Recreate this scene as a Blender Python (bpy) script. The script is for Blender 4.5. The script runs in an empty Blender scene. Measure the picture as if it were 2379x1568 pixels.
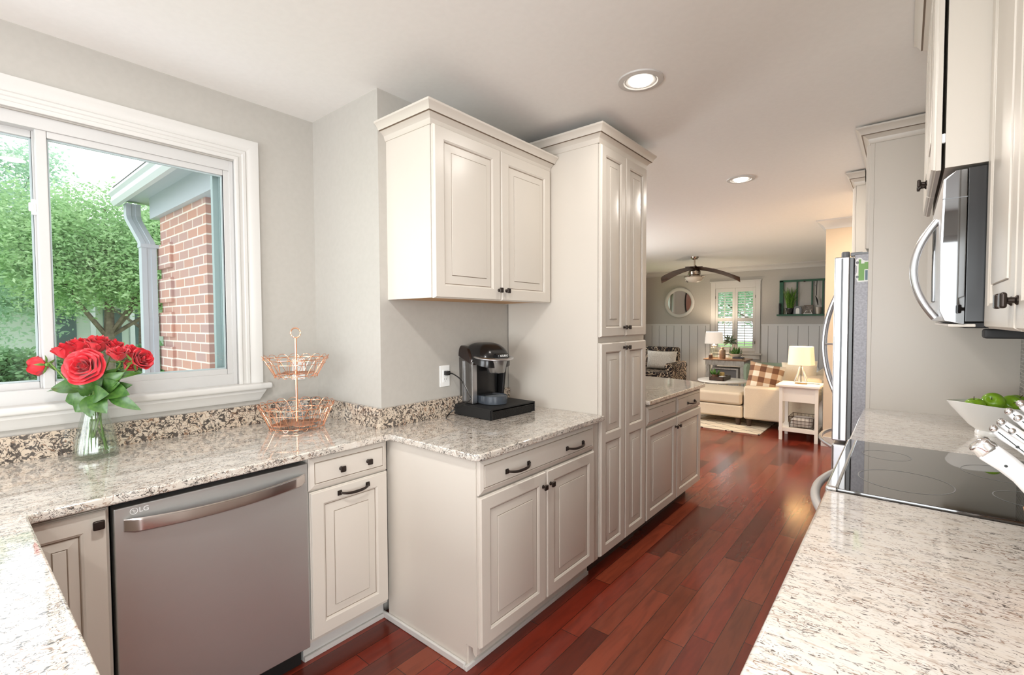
import bpy, bmesh, math, random
from mathutils import Vector, Matrix
random.seed(11)
S = bpy.context.scene
C = S.collection
PI = math.pi
H = 1.435          # eye height of the camera

# ------------------------------------------------------------------ camera
cam_d = bpy.data.cameras.new('camera')
cam = bpy.data.objects.new('camera', cam_d)
C.objects.link(cam)
cam_d.sensor_width = 36.0
cam_d.lens = 36.0 * 1102.25 / 2379.0
cam_d.clip_start = 0.03
cam_d.clip_end = 300
YAW, PITCH, ROLL = 0.691336, 0.033574, -0.004455
_f = Vector((-math.sin(YAW), math.cos(YAW), 0)); _r = Vector((math.cos(YAW), math.sin(YAW), 0)); _u = Vector((0, 0, 1))
_f2 = _f * math.cos(PITCH) - _u * math.sin(PITCH); _u2 = _u * math.cos(PITCH) + _f * math.sin(PITCH)
_r3 = _r * math.cos(ROLL) + _u2 * math.sin(ROLL); _u3 = _u2 * math.cos(ROLL) - _r * math.sin(ROLL)
_m = Matrix((_r3, _u3, -_f2)).transposed().to_4x4()
_m.translation = (0, 0, H)
cam.matrix_world = _m
S.camera = cam

# ------------------------------------------------------------------ world, big lights, exposure
W = bpy.data.worlds.new('overcast_sky')
S.world = W
W.use_nodes = True
W.node_tree.nodes['Background'].inputs[0].default_value = (0.93, 0.965, 1.0, 1)
W.node_tree.nodes['Background'].inputs[1].default_value = 2.5
S.view_settings.view_transform = 'Standard'
S.view_settings.look = 'None'
S.view_settings.exposure = 0.05
S.view_settings.gamma = 1.0
S.view_settings.use_curve_mapping = False
S.cycles.use_denoising = True
S.cycles.max_bounces = 10
S.cycles.diffuse_bounces = 5
S.cycles.glossy_bounces = 5
S.cycles.transparent_max_bounces = 16
S.cycles.caustics_reflective = False
S.cycles.caustics_refractive = False
S.cycles.sample_clamp_indirect = 6.0


def area_light(name, loc, rot, sx, sy, power, col=(1, 1, 1), shape='RECTANGLE', spread=PI):
    l = bpy.data.lights.new(name, 'AREA')
    l.shape = shape; l.size = sx; l.size_y = sy; l.energy = power; l.color = col; l.spread = spread
    o = bpy.data.objects.new(name, l); C.objects.link(o)
    o.location = loc; o.rotation_euler = rot
    return o


# daylight through the window behind the camera, plus added lamps right and in living room
area_light('window_daylight_behind', (-0.85, -3.42, 1.28), (PI / 2, 0, 0), 2.7, 2.1, 140, (0.91, 0.97, 1.0))
area_light('added_fill_right', (2.92, -1.85, 1.28), (PI / 2, 0, PI / 2), 2.2, 2.1, 170, (0.94, 0.985, 1.0))  # added fill from the right, evens out the cabinet fronts
area_light('added_daylight_living', (-4.98, 5.3, 1.5), (PI / 2, 0, -PI / 2), 2.4, 1.4, 225, (0.97, 0.98, 1.0))  # stands outside an added window to brighten the living room

# ------------------------------------------------------------------ materials


def sr(r, g, b):
    def c(v):
        v /= 255.0
        return v / 12.92 if v <= 0.04045 else ((v + 0.055) / 1.055) ** 2.4
    return (c(r), c(g), c(b), 1)


def mat(name, col, rough=0.5, metal=0.0, spec=0.5, **kw):
    m = bpy.data.materials.new(name); m.use_nodes = True
    b = m.node_tree.nodes['Principled BSDF']
    b.inputs['Base Color'].default_value = col
    b.inputs['Roughness'].default_value = rough
    b.inputs['Metallic'].default_value = metal
    b.inputs['Specular IOR Level'].default_value = spec
    for k, v in kw.items():
        b.inputs[k.replace('_', ' ')].default_value = v
    return m


class N:
    """small node helper"""
    def __init__(s, m):
        s.t = m.node_tree; s.b = s.t.nodes.get('Principled BSDF')

    def n(s, typ, **kw):
        q = s.t.nodes.new(typ)
        for k, v in kw.items():
            if hasattr(q, k) and not k[0].isupper():
                setattr(q, k, v)
            else:
                q.inputs[k.replace('_', ' ')].default_value = v
        return q

    def l(s, a, b):
        s.t.links.new(a, b)

    def math(s, op, a, b=None, c=None, clamp=False):
        q = s.t.nodes.new('ShaderNodeMath'); q.operation = op; q.use_clamp = clamp
        for i, v in enumerate((a, b, c)):
            if v is None: continue
            if isinstance(v, (int, float)): q.inputs[i].default_value = v
            else: s.l(v, q.inputs[i])
        return q.outputs[0]

    def mix(s, fac, a, b):
        q = s.t.nodes.new('ShaderNodeMix'); q.data_type = 'RGBA'
        for i, v in ((0, fac), (6, a), (7, b)):
            if isinstance(v, (int, float, tuple)): q.inputs[i].default_value = v
            else: s.l(v, q.inputs[i])
        return q.outputs[2]

    def ramp(s, fac, stops):
        q = s.t.nodes.new('ShaderNodeValToRGB')
        e = q.color_ramp.elements
        while len(e) < len(stops): e.new(0.5)
        for el, (p, c) in zip(e, stops):
            el.position = p; el.color = c
        s.l(fac, q.inputs[0])
        return q.outputs[0]

    def coord(s, scale=(1, 1, 1), rot=(0, 0, 0)):
        t = s.t.nodes.new('ShaderNodeTexCoord'); mp = s.t.nodes.new('ShaderNodeMapping')
        mp.inputs['Scale'].default_value = scale; mp.inputs['Rotation'].default_value = rot
        s.l(t.outputs['Object'], mp.inputs[0])
        return mp.outputs[0]

    def noise(s, vec, scale, detail=2.0, rough=0.5, dist=0.0):
        q = s.t.nodes.new('ShaderNodeTexNoise')
        q.inputs['Scale'].default_value = scale; q.inputs['Detail'].default_value = detail
        q.inputs['Roughness'].default_value = rough; q.inputs['Distortion'].default_value = dist
        s.l(vec, q.inputs['Vector'])
        return q.outputs[0]

    def bump(s, h, strength=0.2, dist=0.01):
        q = s.t.nodes.new('ShaderNodeBump')
        q.inputs['Strength'].default_value = strength; q.inputs['Distance'].default_value = dist
        s.l(h, q.inputs['Height']); s.l(q.outputs[0], s.b.inputs['Normal'])


def noisy(name, c1, c2, scale=8, rough=0.5, metal=0.0, stretch=(1, 1, 1), bump=0.0, lo=0.35, hi=0.65, detail=3, **kw):
    m = mat(name, c1, rough, metal, **kw)
    n = N(m)
    f = n.noise(n.coord(stretch), scale, detail)
    n.l(n.ramp(f, [(lo, c1), (hi, c2)]), n.b.inputs['Base Color'])
    if bump: n.bump(f, bump)
    return m


def granite(name, stretch, cream, pale, dark_cover, brown_cover, scale=1.0, blob=0.635, soft=0.02, ink=(50, 45, 44), mott=0.30):
    m = mat(name, cream, 0.06, 0, 0.7, Coat_Weight=0.6, Coat_Roughness=0.03, Coat_IOR=1.55)
    n = N(m)
    v = n.coord(tuple(s * scale for s in stretch))
    base = n.mix(n.noise(v, 16, 3, 0.6, 0.8), cream, pale)
    blot = n.noise(v, 34, 3, 0.6, 0.6)
    base = n.mix(n.math('MULTIPLY', n.ramp(blot, [(0.56, (0, 0, 0, 1)), (0.66, (1, 1, 1, 1))]), mott), base, sr(178, 156, 136))
    # brown veins
    nb = n.noise(v, 30, 2, 0.5, 1.2)
    rb = n.math('SUBTRACT', 1.0, n.math('DIVIDE', n.math('ABSOLUTE', n.math('SUBTRACT', nb, 0.46)), 0.030), clamp=True)
    mb = n.ramp(n.noise(v, 9, 2), [(0.52 - brown_cover, (0, 0, 0, 1)), (0.62 - brown_cover, (1, 1, 1, 1))])
    base = n.mix(n.math('MULTIPLY', rb, mb), base, sr(128, 92, 66))
    # dark squiggles
    nd = n.noise(v, 46, 2, 0.55, 1.5)
    bl = n.ramp(n.noise(v, 52, 2, 0.5, 1.8), [(blob - .10, (0, 0, 0, 1)), (blob - .10 + soft, (1, 1, 1, 1))])
    rd = n.math('SUBTRACT', 1.25, n.math('DIVIDE', n.math('ABSOLUTE', n.math('SUBTRACT', nd, 0.5)), 0.034), clamp=True)
    md = n.ramp(n.noise(v, 21, 3, 0.6, 0.4), [(0.56 - dark_cover, (0, 0, 0, 1)), (0.62 - dark_cover, (1, 1, 1, 1))])
    base = n.mix(n.math('MAXIMUM', n.math('MULTIPLY', rd, md), n.math('MULTIPLY', bl, .92)), base, sr(*ink))
    n.l(base, n.b.inputs['Base Color'])
    return m


CAB = sr(208, 201, 191)
M = {}
M['cab'] = mat('cream_cabinet_paint', CAB, 0.33)
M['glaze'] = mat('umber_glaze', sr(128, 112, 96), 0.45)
M['cab_in'] = mat('maple_underside', sr(196, 150, 98), 0.5)
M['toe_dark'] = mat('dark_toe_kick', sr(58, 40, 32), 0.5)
M['wall'] = noisy('warm_grey_wall_paint', sr(180, 176, 169), sr(183, 179, 172), 40, 0.55)
M['ceil'] = noisy('ceiling_paint', sr(240, 239, 236), sr(242, 241, 238), 40, 0.65)
M['tan'] = mat('wall_paint_lamp_tint', sr(214, 196, 172), 0.6)  # wall colour warmed to carry the glow of the passage lamp
M['trim'] = mat('white_trim_paint', sr(206, 204, 200), 0.42, 0, 0.35)
M['vinyl'] = mat('white_window_vinyl', sr(196, 195, 193), 0.4, 0, 0.35)
M['alu'] = mat('grey_green_screen_frame', sr(150, 168, 168), 0.45)
M['gasket'] = mat('dark_gasket', sr(50, 54, 54), 0.6)
M['bead'] = mat('grey_glazing_bead', sr(176, 190, 192), 0.5)
M['wains'] = mat('pale_grey_panel_paint', sr(214, 214, 211), 0.45)
M['groove'] = mat('panel_groove', sr(150, 147, 142), 0.7)
M['bronze'] = mat('oil_rubbed_bronze', sr(58, 50, 46), 0.32, 0.75)
M['black'] = mat('black_plastic', sr(22, 21, 21), 0.22)
M['blackm'] = mat('matt_black', sr(20, 20, 20), 0.6)
M['blackgl'] = mat('black_glass', sr(20, 18, 17), 0.03, 0, 0.9, Coat_Weight=0.8, Coat_IOR=1.9, Coat_Roughness=0.02)
M['chrome'] = mat('chrome', (0.85, 0.85, 0.86, 1), 0.08, 1)
M['satin'] = mat('satin_steel', (0.62, 0.62, 0.63, 1), 0.28, 1)
M['grey'] = mat('grey_plastic', sr(120, 124, 128), 0.3)
M['ring'] = mat('burner_ring_print', sr(150, 150, 150), 0.4)
M['pale_metal'] = mat('pale_metal_enamel', sr(206, 202, 198), 0.32, 0.2)
M['white'] = mat('white_plastic', sr(240, 240, 238), 0.3)
M['china'] = mat('white_china', sr(244, 243, 240), 0.12)
M['fridge_side'] = noisy('textured_fridge_paint', sr(138, 136, 140), sr(156, 154, 158), 90, 0.42, 0.3, bump=0.03)
M['copper'] = mat('copper_wire', (0.86, 0.45, 0.28, 1), 0.22, 1)
M['woodblk'] = noisy('knife_block_wood', sr(196, 146, 104), sr(214, 168, 126), 30, 0.45, stretch=(1, 1, .15))
M['soil'] = mat('potting_soil', sr(40, 30, 24), 0.9)

# brushed stainless steel with a faint horizontal grain
def steel(name, col, rough, stretch):
    m = mat(name, col, rough, 1)
    n = N(m)
    f = n.noise(n.coord(stretch), 60, 3)
    n.l(n.ramp(f, [(0.3, (rough - .012,) * 3 + (1,)), (0.7, (rough + .012,) * 3 + (1,))]), n.b.inputs['Roughness'])
    return m
M['steel'] = steel('brushed_stainless_steel', (0.64, 0.665, 0.66, 1), 0.48, (1, 0.05, 3))
M['steel_l'] = steel('pale_stainless_steel', (0.66, 0.67, 0.69, 1), 0.30, (2, 2, 0.05))
M['handle_st'] = steel('polished_stainless_handle', (0.60, 0.55, 0.53, 1), 0.2, (1, 0.03, 1))

M['gran_l'] = granite('cream_granite_with_black_squiggles', (1.25, 0.72, 1.0), sr(204, 193, 178), sr(216, 213, 207), 0.11, 0.07, 1.4, .735, .04, (62, 57, 54), .4)
M['gran_s'] = granite('cream_granite_upstand', (0.85, 0.85, 0.9), sr(194, 174, 150), sr(208, 196, 182), 0.20, 0.10, 0.85, .645)
M['gran_r'] = granite('pale_granite_with_diagonal_veins', (0.50, 1.30, 1.0), sr(226, 216, 202), sr(234, 231, 228), 0.02, 0.06, 1.75, .715, .06, (92, 84, 80), .5)

# cherry plank floor: boards run along Y
def floor_mat():
    m = mat('red_cherry_planks', sr(100, 40, 25), 0.16)
    n = N(m)
    t = n.n('ShaderNodeTexCoord'); sx = n.n('ShaderNodeSeparateXYZ'); n.l(t.outputs['Object'], sx.inputs[0])
    x = n.math('DIVIDE', n.math('ADD', sx.outputs[0], 20.03), 0.098)
    row = n.math('FLOOR', x); fx = n.math('FRACT', x)
    w1 = n.n('ShaderNodeTexWhiteNoise', noise_dimensions='1D'); n.l(row, w1.inputs['W'])
    y = n.math('ADD', n.math('DIVIDE', sx.outputs[1], 0.95), n.math('MULTIPLY', w1.outputs[0], 7.3))
    col = n.math('FLOOR', y); fy = n.math('FRACT', y)
    cx = n.n('ShaderNodeCombineXYZ'); n.l(row, cx.inputs[0]); n.l(col, cx.inputs[1])
    w2 = n.n('ShaderNodeTexWhiteNoise', noise_dimensions='2D'); n.l(cx.outputs[0], w2.inputs['Vector'])
    plank = n.ramp(w2.outputs[0], [(0.0, sr(84, 34, 23)), (0.3, sr(114, 40, 27)), (0.55, sr(132, 50, 33)), (0.8, sr(116, 56, 37)), (1.0, sr(142, 66, 45))])
    va = n.n('ShaderNodeVectorMath', operation='ADD'); n.l(t.outputs['Object'], va.inputs[0]); n.l(w2.outputs[1], va.inputs[1])
    mp = n.n('ShaderNodeMapping'); mp.inputs['Scale'].default_value = (9, 1.3, 1); n.l(va.outputs[0], mp.inputs[0])
    g1 = n.noise(mp.outputs[0], 3.2, 2, 0.5, 0.5)
    plank = n.mix(n.math('MULTIPLY', n.ramp(g1, [(0.42, (0, 0, 0, 1)), (0.7, (1, 1, 1, 1))]), 0.38), plank, sr(62, 28, 21))
    gap = n.math('MAXIMUM', n.math('LESS_THAN', fx, 0.030), n.math('LESS_THAN', fy, 0.0035))
    n.l(n.mix(n.math('MULTIPLY', gap, 0.85), plank, sr(40, 16, 12)), n.b.inputs['Base Color'])
    n.b.inputs['Roughness'].default_value = 0.18
    return m
M['floor'] = floor_mat()


def thin_glass(name, ior=1.35, tint=(1, 1, 1, 1)):
    m = bpy.data.materials.new(name); m.use_nodes = True
    t = m.node_tree; t.nodes.clear()
    o = t.nodes.new('ShaderNodeOutputMaterial'); mx = t.nodes.new('ShaderNodeMixShader')
    tr = t.nodes.new('ShaderNodeBsdfTransparent'); gl = t.nodes.new('ShaderNodeBsdfGlossy'); fr = t.nodes.new('ShaderNodeFresnel')
    ge = t.nodes.new('ShaderNodeNewGeometry'); io = t.nodes.new('ShaderNodeMath'); io.operation = 'MULTIPLY_ADD'
    io.inputs[1].default_value = 1 / ior - ior; io.inputs[2].default_value = ior
    t.links.new(ge.outputs['Backfacing'], io.inputs[0]); t.links.new(io.outputs[0], fr.inputs[0])
    tr.inputs[0].default_value = tint; gl.inputs['Roughness'].default_value = 0.0
    t.links.new(fr.outputs[0], mx.inputs[0]); t.links.new(tr.outputs[0], mx.inputs[1]); t.links.new(gl.outputs[0], mx.inputs[2])
    t.links.new(mx.outputs[0], o.inputs[0])
    return m
M['pane'] = thin_glass('window_glass', tint=(0.95, 0.965, 0.965, 1))
M['glass'] = mat('clear_glass', (0.96, 1.0, 0.97, 1), 0.0, Transmission_Weight=1.0, IOR=1.45)
M['thing_glass'] = thin_glass('thin_clear_glass', tint=(0.93, 0.94, 0.9, 1))
M['vase_glass'] = thin_glass('fluted_vase_glass', 1.75, tint=(0.93, 0.965, 0.94, 1))
M['vase_water'] = thin_glass('vase_water', tint=(0.95, 0.975, 0.945, 1))
M['mirror'] = mat('mirror_silver', (0.86, 0.87, 0.87, 1), 0.02, 1)


def emit(name, col, strength, base=(1, 1, 1, 1)):
    m = mat(name, base, 0.6)
    b = m.node_tree.nodes['Principled BSDF']
    b.inputs['Emission Color'].default_value = col
    b.inputs['Emission Strength'].default_value = strength
    return m
M['bulb'] = emit('lit_bulb', (1.0, 0.95, 0.86, 1), 9.0)
M['shade_w'] = emit('lit_linen_shade', (1.0, 0.72, 0.36, 1), 0.42, sr(245, 232, 205))
M['shade_c'] = emit('lit_white_shade', (1.0, 0.84, 0.70, 1), 0.42, sr(245, 240, 232))
# ------------------------------------------------------------------ mesh and object helpers


class MB:
    """collects shapes and links them as ONE mesh object"""
    def __init__(s):
        s.v = []; s.f = []; s.m = []; s.T = None; s.bevelled = False

    def add(s, vs, fs, mi=0):
        o = len(s.v)
        for p in vs:
            p = Vector(p)
            s.v.append(s.T @ p if s.T is not None else p)
        for i, f in enumerate(fs):
            s.f.append(tuple(o + k for k in f))
            s.m.append(mi[i] if isinstance(mi, (list, tuple)) else mi)
        return s

    def box(s, x0, x1, y0, y1, z0, z1, b=0.0, mi=0, seg=2):
        if b <= 0:
            vs = [(x, y, z) for x in (x0, x1) for y in (y0, y1) for z in (z0, z1)]
            return s.add(vs, [(0, 1, 3, 2), (4, 6, 7, 5), (0, 4, 5, 1), (2, 3, 7, 6), (0, 2, 6, 4), (1, 5, 7, 3)], mi)
        s.bevelled = True
        bm = bmesh.new()
        bmesh.ops.create_cube(bm, size=1.0)
        for v in bm.verts:
            v.co = Vector(((x0 + x1) / 2 + v.co.x * (x1 - x0), (y0 + y1) / 2 + v.co.y * (y1 - y0), (z0 + z1) / 2 + v.co.z * (z1 - z0)))
        b = min(b, .49 * min(abs(x1 - x0), abs(y1 - y0), abs(z1 - z0)))
        bmesh.ops.bevel(bm, geom=bm.edges[:], offset=b, segments=seg, profile=0.5, affect='EDGES')
        return s.bm(bm, mi)

    def bm(s, bm, mi=0):
        bm.verts.ensure_lookup_table(); bm.verts.index_update()
        s.add([v.co.copy() for v in bm.verts], [[v.index for v in f.verts] for f in bm.faces], mi)
        bm.free()
        return s

    def tube(s, pts, r, n=8, closed=False, mi=0, flat=None):
        P = [Vector(p) for p in pts]; k = len(P)
        R = r if isinstance(r, (list, tuple)) else [r] * k
        tang = []
        for i in range(k):
            a = P[(i - 1) % k] if closed or i > 0 else P[i]
            b = P[(i + 1) % k] if closed or i < k - 1 else P[i]
            t = (b - a); tang.append(t.normalized() if t.length > 1e-9 else Vector((0, 0, 1)))
        ref = Vector((0, 0, 1)) if abs(tang[0].z) < 0.9 else Vector((1, 0, 0))
        nrm = (ref - tang[0] * ref.dot(tang[0])).normalized()
        vs = []; fs = []
        for i in range(k):
            if i: nrm = (nrm - tang[i] * nrm.dot(tang[i])).normalized()
            bi = tang[i].cross(nrm)
            for j in range(n):
                a = 2 * PI * j / n
                vs.append(P[i] + (nrm * math.cos(a) * (flat or 1) + bi * math.sin(a)) * R[i])
        rng = k if closed else k - 1
        for i in range(rng):
            i2 = (i + 1) % k
            for j in range(n):
                j2 = (j + 1) % n
                fs.append((i * n + j, i2 * n + j, i2 * n + j2, i * n + j2))
        if not closed:
            fs.append(tuple(range(n - 1, -1, -1))); fs.append(tuple((k - 1) * n + j for j in range(n)))
        return s.add(vs, [f[::-1] for f in fs], mi)

    def lathe(s, prof, c=(0, 0, 0), n=32, mi=0, sx=1.0, sy=1.0):
        vs = []; fs = []; k = len(prof)
        for (r, z) in prof:
            for j in range(n):
                a = 2 * PI * j / n
                vs.append((c[0] + r * sx * math.cos(a), c[1] + r * sy * math.sin(a), c[2] + z))
        ms = []
        for i in range(k - 1):
            for j in range(n):
                j2 = (j + 1) % n
                fs.append((i * n + j, i * n + j2, (i + 1) * n + j2, (i + 1) * n + j))
                ms.append(mi[i] if isinstance(mi, (list, tuple)) else mi)
        m0 = mi[0] if isinstance(mi, (list, tuple)) else mi
        m1 = mi[-1] if isinstance(mi, (list, tuple)) else mi
        if prof[0][0] > 1e-6: fs.append(tuple(range(n - 1, -1, -1))); ms.append(m0)
        if prof[-1][0] > 1e-6: fs.append(tuple((k - 1) * n + j for j in range(n))); ms.append(m1)
        return s.add(vs, fs, ms)

    def prism(s, poly, z0, z1, b=0.0, mi=0, seg=2, axis='Z'):
        bm = bmesh.new()
        vs = [bm.verts.new((p[0], p[1], z0)) for p in poly]
        f = bm.faces.new(vs)
        r = bmesh.ops.extrude_face_region(bm, geom=[f])
        for g in r['geom']:
            if isinstance(g, bmesh.types.BMVert): g.co.z = z1
        bmesh.ops.recalc_face_normals(bm, faces=bm.faces[:])
        if b > 0:
            s.bevelled = True
            ed = [e for e in bm.edges if abs(e.verts[0].co.z - e.verts[1].co.z) < 1e-6]
            bmesh.ops.bevel(bm, geom=ed, offset=b, segments=seg, profile=0.5, affect='EDGES')
        if axis != 'Z':
            for v in bm.verts:
                x, y, z = v.co
                v.co = (z, x, y) if axis == 'X' else (x, z, y)
            bmesh.ops.recalc_face_normals(bm, faces=bm.faces[:])
        return s.bm(bm, mi)

    def ball(s, c, rx, ry=None, rz=None, n=16, m=10, mi=0, fn=None):
        ry = ry or rx; rz = rz or rx
        vs = []; fs = []
        for i in range(m + 1):
            t = PI * i / m
            for j in range(n):
                a = 2 * PI * j / n
                p = Vector((math.sin(t) * math.cos(a), math.sin(t) * math.sin(a), math.cos(t)))
                if fn: p = fn(p)
                vs.append((c[0] + p.x * rx, c[1] + p.y * ry, c[2] + p.z * rz))
        for i in range(m):
            for j in range(n):
                j2 = (j + 1) % n
                fs.append((i * n + j, (i + 1) * n + j, (i + 1) * n + j2, i * n + j2))
        return s.add(vs, fs, mi)

    def pillow(s, c, w, h, d, n=10, mi=0, T=None, puff=1.0):
        """stuffed cushion: w along x, h along z, d thick along y"""
        vs = []; fs = []
        old = s.T
        if T is not None: s.T = T if old is None else old @ T
        for sg in (1, -1):
            o = len(vs)
            for i in range(n + 1):
                for j in range(n + 1):
                    u = -1 + 2 * i / n; v = -1 + 2 * j / n
                    b = (max(0, (1 - u ** 4) * (1 - v ** 4))) ** 0.5 * puff
                    pin = 1 - 0.06 * (1 - abs(v) ** 2) * abs(u) ** 6
                    pin2 = 1 - 0.06 * (1 - abs(u) ** 2) * abs(v) ** 6
                    vs.append((c[0] + u * w / 2 * pin, c[1] + sg * d / 2 * b, c[2] + v * h / 2 * pin2))
            for i in range(n):
                for j in range(n):
                    q = (o + i * (n + 1) + j, o + (i + 1) * (n + 1) + j, o + (i + 1) * (n + 1) + j + 1, o + i * (n + 1) + j + 1)
                    fs.append(q if sg < 0 else q[::-1])
        s.add(vs, fs, mi)
        s.T = old
        return s

    def build(s, name, mats, parent=None, smooth=35, keep=False):
        if not isinstance(mats, (list, tuple)): mats = [mats]
        off = Vector((0, 0, 0)); p = parent
        while p is not None:
            off += p.location; p = p.parent
        me = bpy.data.meshes.new(name)
        me.from_pydata([tuple(v - off) for v in s.v], [], s.f)
        for m in mats: me.materials.append(m)
        me.polygons.foreach_set('material_index', s.m)
        bm = bmesh.new(); bm.from_mesh(me)
        bmesh.ops.remove_doubles(bm, verts=bm.verts[:], dist=1e-6)
        if not keep: bmesh.ops.recalc_face_normals(bm, faces=bm.faces[:])
        bm.to_mesh(me); bm.free()
        if smooth:
            me.polygons.foreach_set('use_smooth', [True] * len(me.polygons))
            me.set_sharp_from_angle(angle=math.radians(smooth))
        o = bpy.data.objects.new(name, me)
        C.objects.link(o)
        if parent is not None: o.parent = parent
        if smooth and s.bevelled:      # keeps broad faces flat beside their rounded edges
            w = o.modifiers.new('even_shading', 'WEIGHTED_NORMAL'); w.keep_sharp = True; w.weight = 100
        return o


def tag(o, label=None, cat=None, group=None, kind=None):
    if label: o['label'] = label
    if cat: o['category'] = cat
    if group: o['group'] = group
    if kind: o['kind'] = kind
    return o


def thing(name, label, cat, loc=(0, 0, 0), group=None):
    o = bpy.data.objects.new(name, None)
    o.empty_display_size = 0.1
    C.objects.link(o)
    o.location = loc
    return tag(o, label, cat, group)


def struct(o, label=None):
    return tag(o, label, None, None, 'structure')


def copy_tree(o, parent=None):
    c = o.copy(); C.objects.link(c)
    if parent is not None: c.parent = parent
    for ch in list(o.children): copy_tree(ch, c)
    return c


def text(name, body, size, matrix, m, parent, extrude=0.0004):
    """lettering, matrix gives its world place (x along the words, y up the letters)"""
    cu = bpy.data.curves.new(name, 'FONT')
    cu.body = body; cu.size = size; cu.extrude = extrude; cu.align_x = 'CENTER'; cu.align_y = 'CENTER'
    tmp = bpy.data.objects.new(name, cu)
    C.objects.link(tmp)
    bpy.context.view_layer.update()
    me = bpy.data.meshes.new_from_object(tmp.evaluated_get(bpy.context.evaluated_depsgraph_get()))
    C.objects.unlink(tmp); bpy.data.objects.remove(tmp)
    off = Vector((0, 0, 0)); p = parent
    while p is not None:
        off += p.location; p = p.parent
    me.transform(Matrix.Translation(-off) @ matrix)
    me.materials.clear(); me.materials.append(m)
    me.polygons.foreach_set('use_smooth', [False] * len(me.polygons)); me.polygons.foreach_set('material_index', [0] * len(me.polygons))
    o = bpy.data.objects.new(name, me)
    C.objects.link(o); o.parent = parent
    return o


def frame_matrix(o, u, v):
    """local x=u, y=v, z=u x v placed at o"""
    u = Vector(u).normalized(); v = Vector(v).normalized(); w = u.cross(v)
    m = Matrix((u, v, w)).transposed().to_4x4()
    m.translation = o
    return m


def rings(mb, rects, mis, cap_mi=0):
    """nested rectangles (x0,y0,x1,y1,depth) bridged one after another, closed by a cap"""
    vs = []; fs = []; ms = []
    for (x0, y0, x1, y1, d) in rects:
        vs += [(x0, y0, d), (x1, y0, d), (x1, y1, d), (x0, y1, d)]
    for i in range(len(rects) - 1):
        for j in range(4):
            j2 = (j + 1) % 4
            fs.append((4 * i + j, 4 * i + j2, 4 * i + 4 + j2, 4 * i + 4 + j)); ms.append(mis[i])
    k = 4 * (len(rects) - 1)
    fs.append((k, k + 1, k + 2, k + 3)); ms.append(cap_mi)
    mb.add(vs, fs, ms)


def inset(r, i, d):
    return (r[0] + i, r[1] + i, r[2] - i, r[3] - i, d)


def raised_panel(mb, x0, y0, x1, y1, t):
    r = (x0, y0, x1, y1)
    bev = min(0.036, 0.22 * min(x1 - x0, y1 - y0))
    rings(mb, [inset(r, 0, t), inset(r, .0025, t - .002), inset(r, .0065, t - .0035), inset(r, .0085, t - .009), inset(r, .0115, t - .009),
               inset(r, .0115 + bev, t - .003), inset(r, .0125 + bev, t - .0045), inset(r, .0145 + bev, t - .0045), inset(r, .0155 + bev, t - .0005), inset(r, .0185 + bev, t)],
          [0, 0, 0, 1, 0, 0, 1, 0, 0])


def door(parent, o, u, w, h, panels=1, t=0.02, fw=0.056, name='door', split=None, mats=None):
    """raised-panel door; o = lower back corner (world), u = direction of width, v = up, n = u x v outwards"""
    mb = MB()
    mb.T = frame_matrix(o, u, (0, 0, 1))
    full = (0, 0, w, h)
    e = .007
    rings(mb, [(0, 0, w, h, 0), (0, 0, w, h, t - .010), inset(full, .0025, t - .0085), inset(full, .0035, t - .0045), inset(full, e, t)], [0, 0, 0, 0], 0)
    mb.f.pop(); mb.m.pop()
    # frame front: stiles, rails
    ys = [fw, h - fw] if panels == 1 else [fw, split - fw * .45, split + fw * .45, h - fw]
    def q(a, b, c, d):
        mb.add([(a, b, t), (c, b, t), (c, d, t), (a, d, t)], [(0, 1, 2, 3)])
    q(e, e, fw, h - e); q(w - fw, e, w - e, h - e)
    q(fw, e, w - fw, fw); q(fw, h - fw, w - fw, h - e)
    if panels == 2: q(fw, ys[1], w - fw, ys[2])
    raised_panel(mb, fw, ys[0], w - fw, ys[1], t)
    if panels == 2: raised_panel(mb, fw, ys[2], w - fw, ys[3], t)
    return mb.build(name, mats or [M['cab'], M['glaze']], parent, smooth=20)


def drawer(parent, o, u, w, h, t=0.02, name='drawer'):
    mb = MB()
    mb.T = frame_matrix(o, u, (0, 0, 1))
    r = (0, 0, w, h)
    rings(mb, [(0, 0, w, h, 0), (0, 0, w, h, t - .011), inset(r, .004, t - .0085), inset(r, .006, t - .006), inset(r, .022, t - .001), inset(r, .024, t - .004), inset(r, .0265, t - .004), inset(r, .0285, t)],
          [0, 0, 0, 0, 0, 1, 0])
    return mb.build(name, [M['cab'], M['glaze']], parent, smooth=20)


def knob(parent, o, n, s=1.0):
    """square cushion knob; o on the door face, n outward"""
    n = Vector(n).normalized(); u = Vector((0, 0, 1)).cross(n)
    mb = MB(); mb.T = frame_matrix(o, u, (0, 0, 1))
    mb.lathe([(.009, 0), (.009, .002), (.0055, .005), (.0055, .013), (.010, .017)], n=16)
    mb.box(-.0128 * s, .0128 * s, -.0128 * s, .0128 * s, .015, .025, .0045, seg=3)
    return mb.build('knob', M['bronze'], parent)


def pull(parent, o, n, L):
    """bowed bar pull on two square feet, horizontal"""
    n = Vector(n).normalized(); u = Vector((0, 0, 1)).cross(n)
    mb = MB(); mb.T = frame_matrix(o, u, (0, 0, 1))
    for sg in (-1, 1):
        mb.box(sg * L / 2 - .010, sg * L / 2 + .010, -.011, .011, 0, .005, .003)
        mb.box(sg * L / 2 - .0075, sg * L / 2 + .0075, -.008, .008, .004, .011, .003)
    pts = []; rr = []
    for i in range(15):
        a = -1 + 2 * i / 14
        pts.append((a * (L / 2 - .002), -.006 * (1 - a * a), .009 + .020 * (1 - a ** 4)))
        rr.append(.0045 + .002 * (1 - a * a))
    mb.tube(pts, rr, 8)
    return mb.build('pull', M['bronze'], parent)


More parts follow.
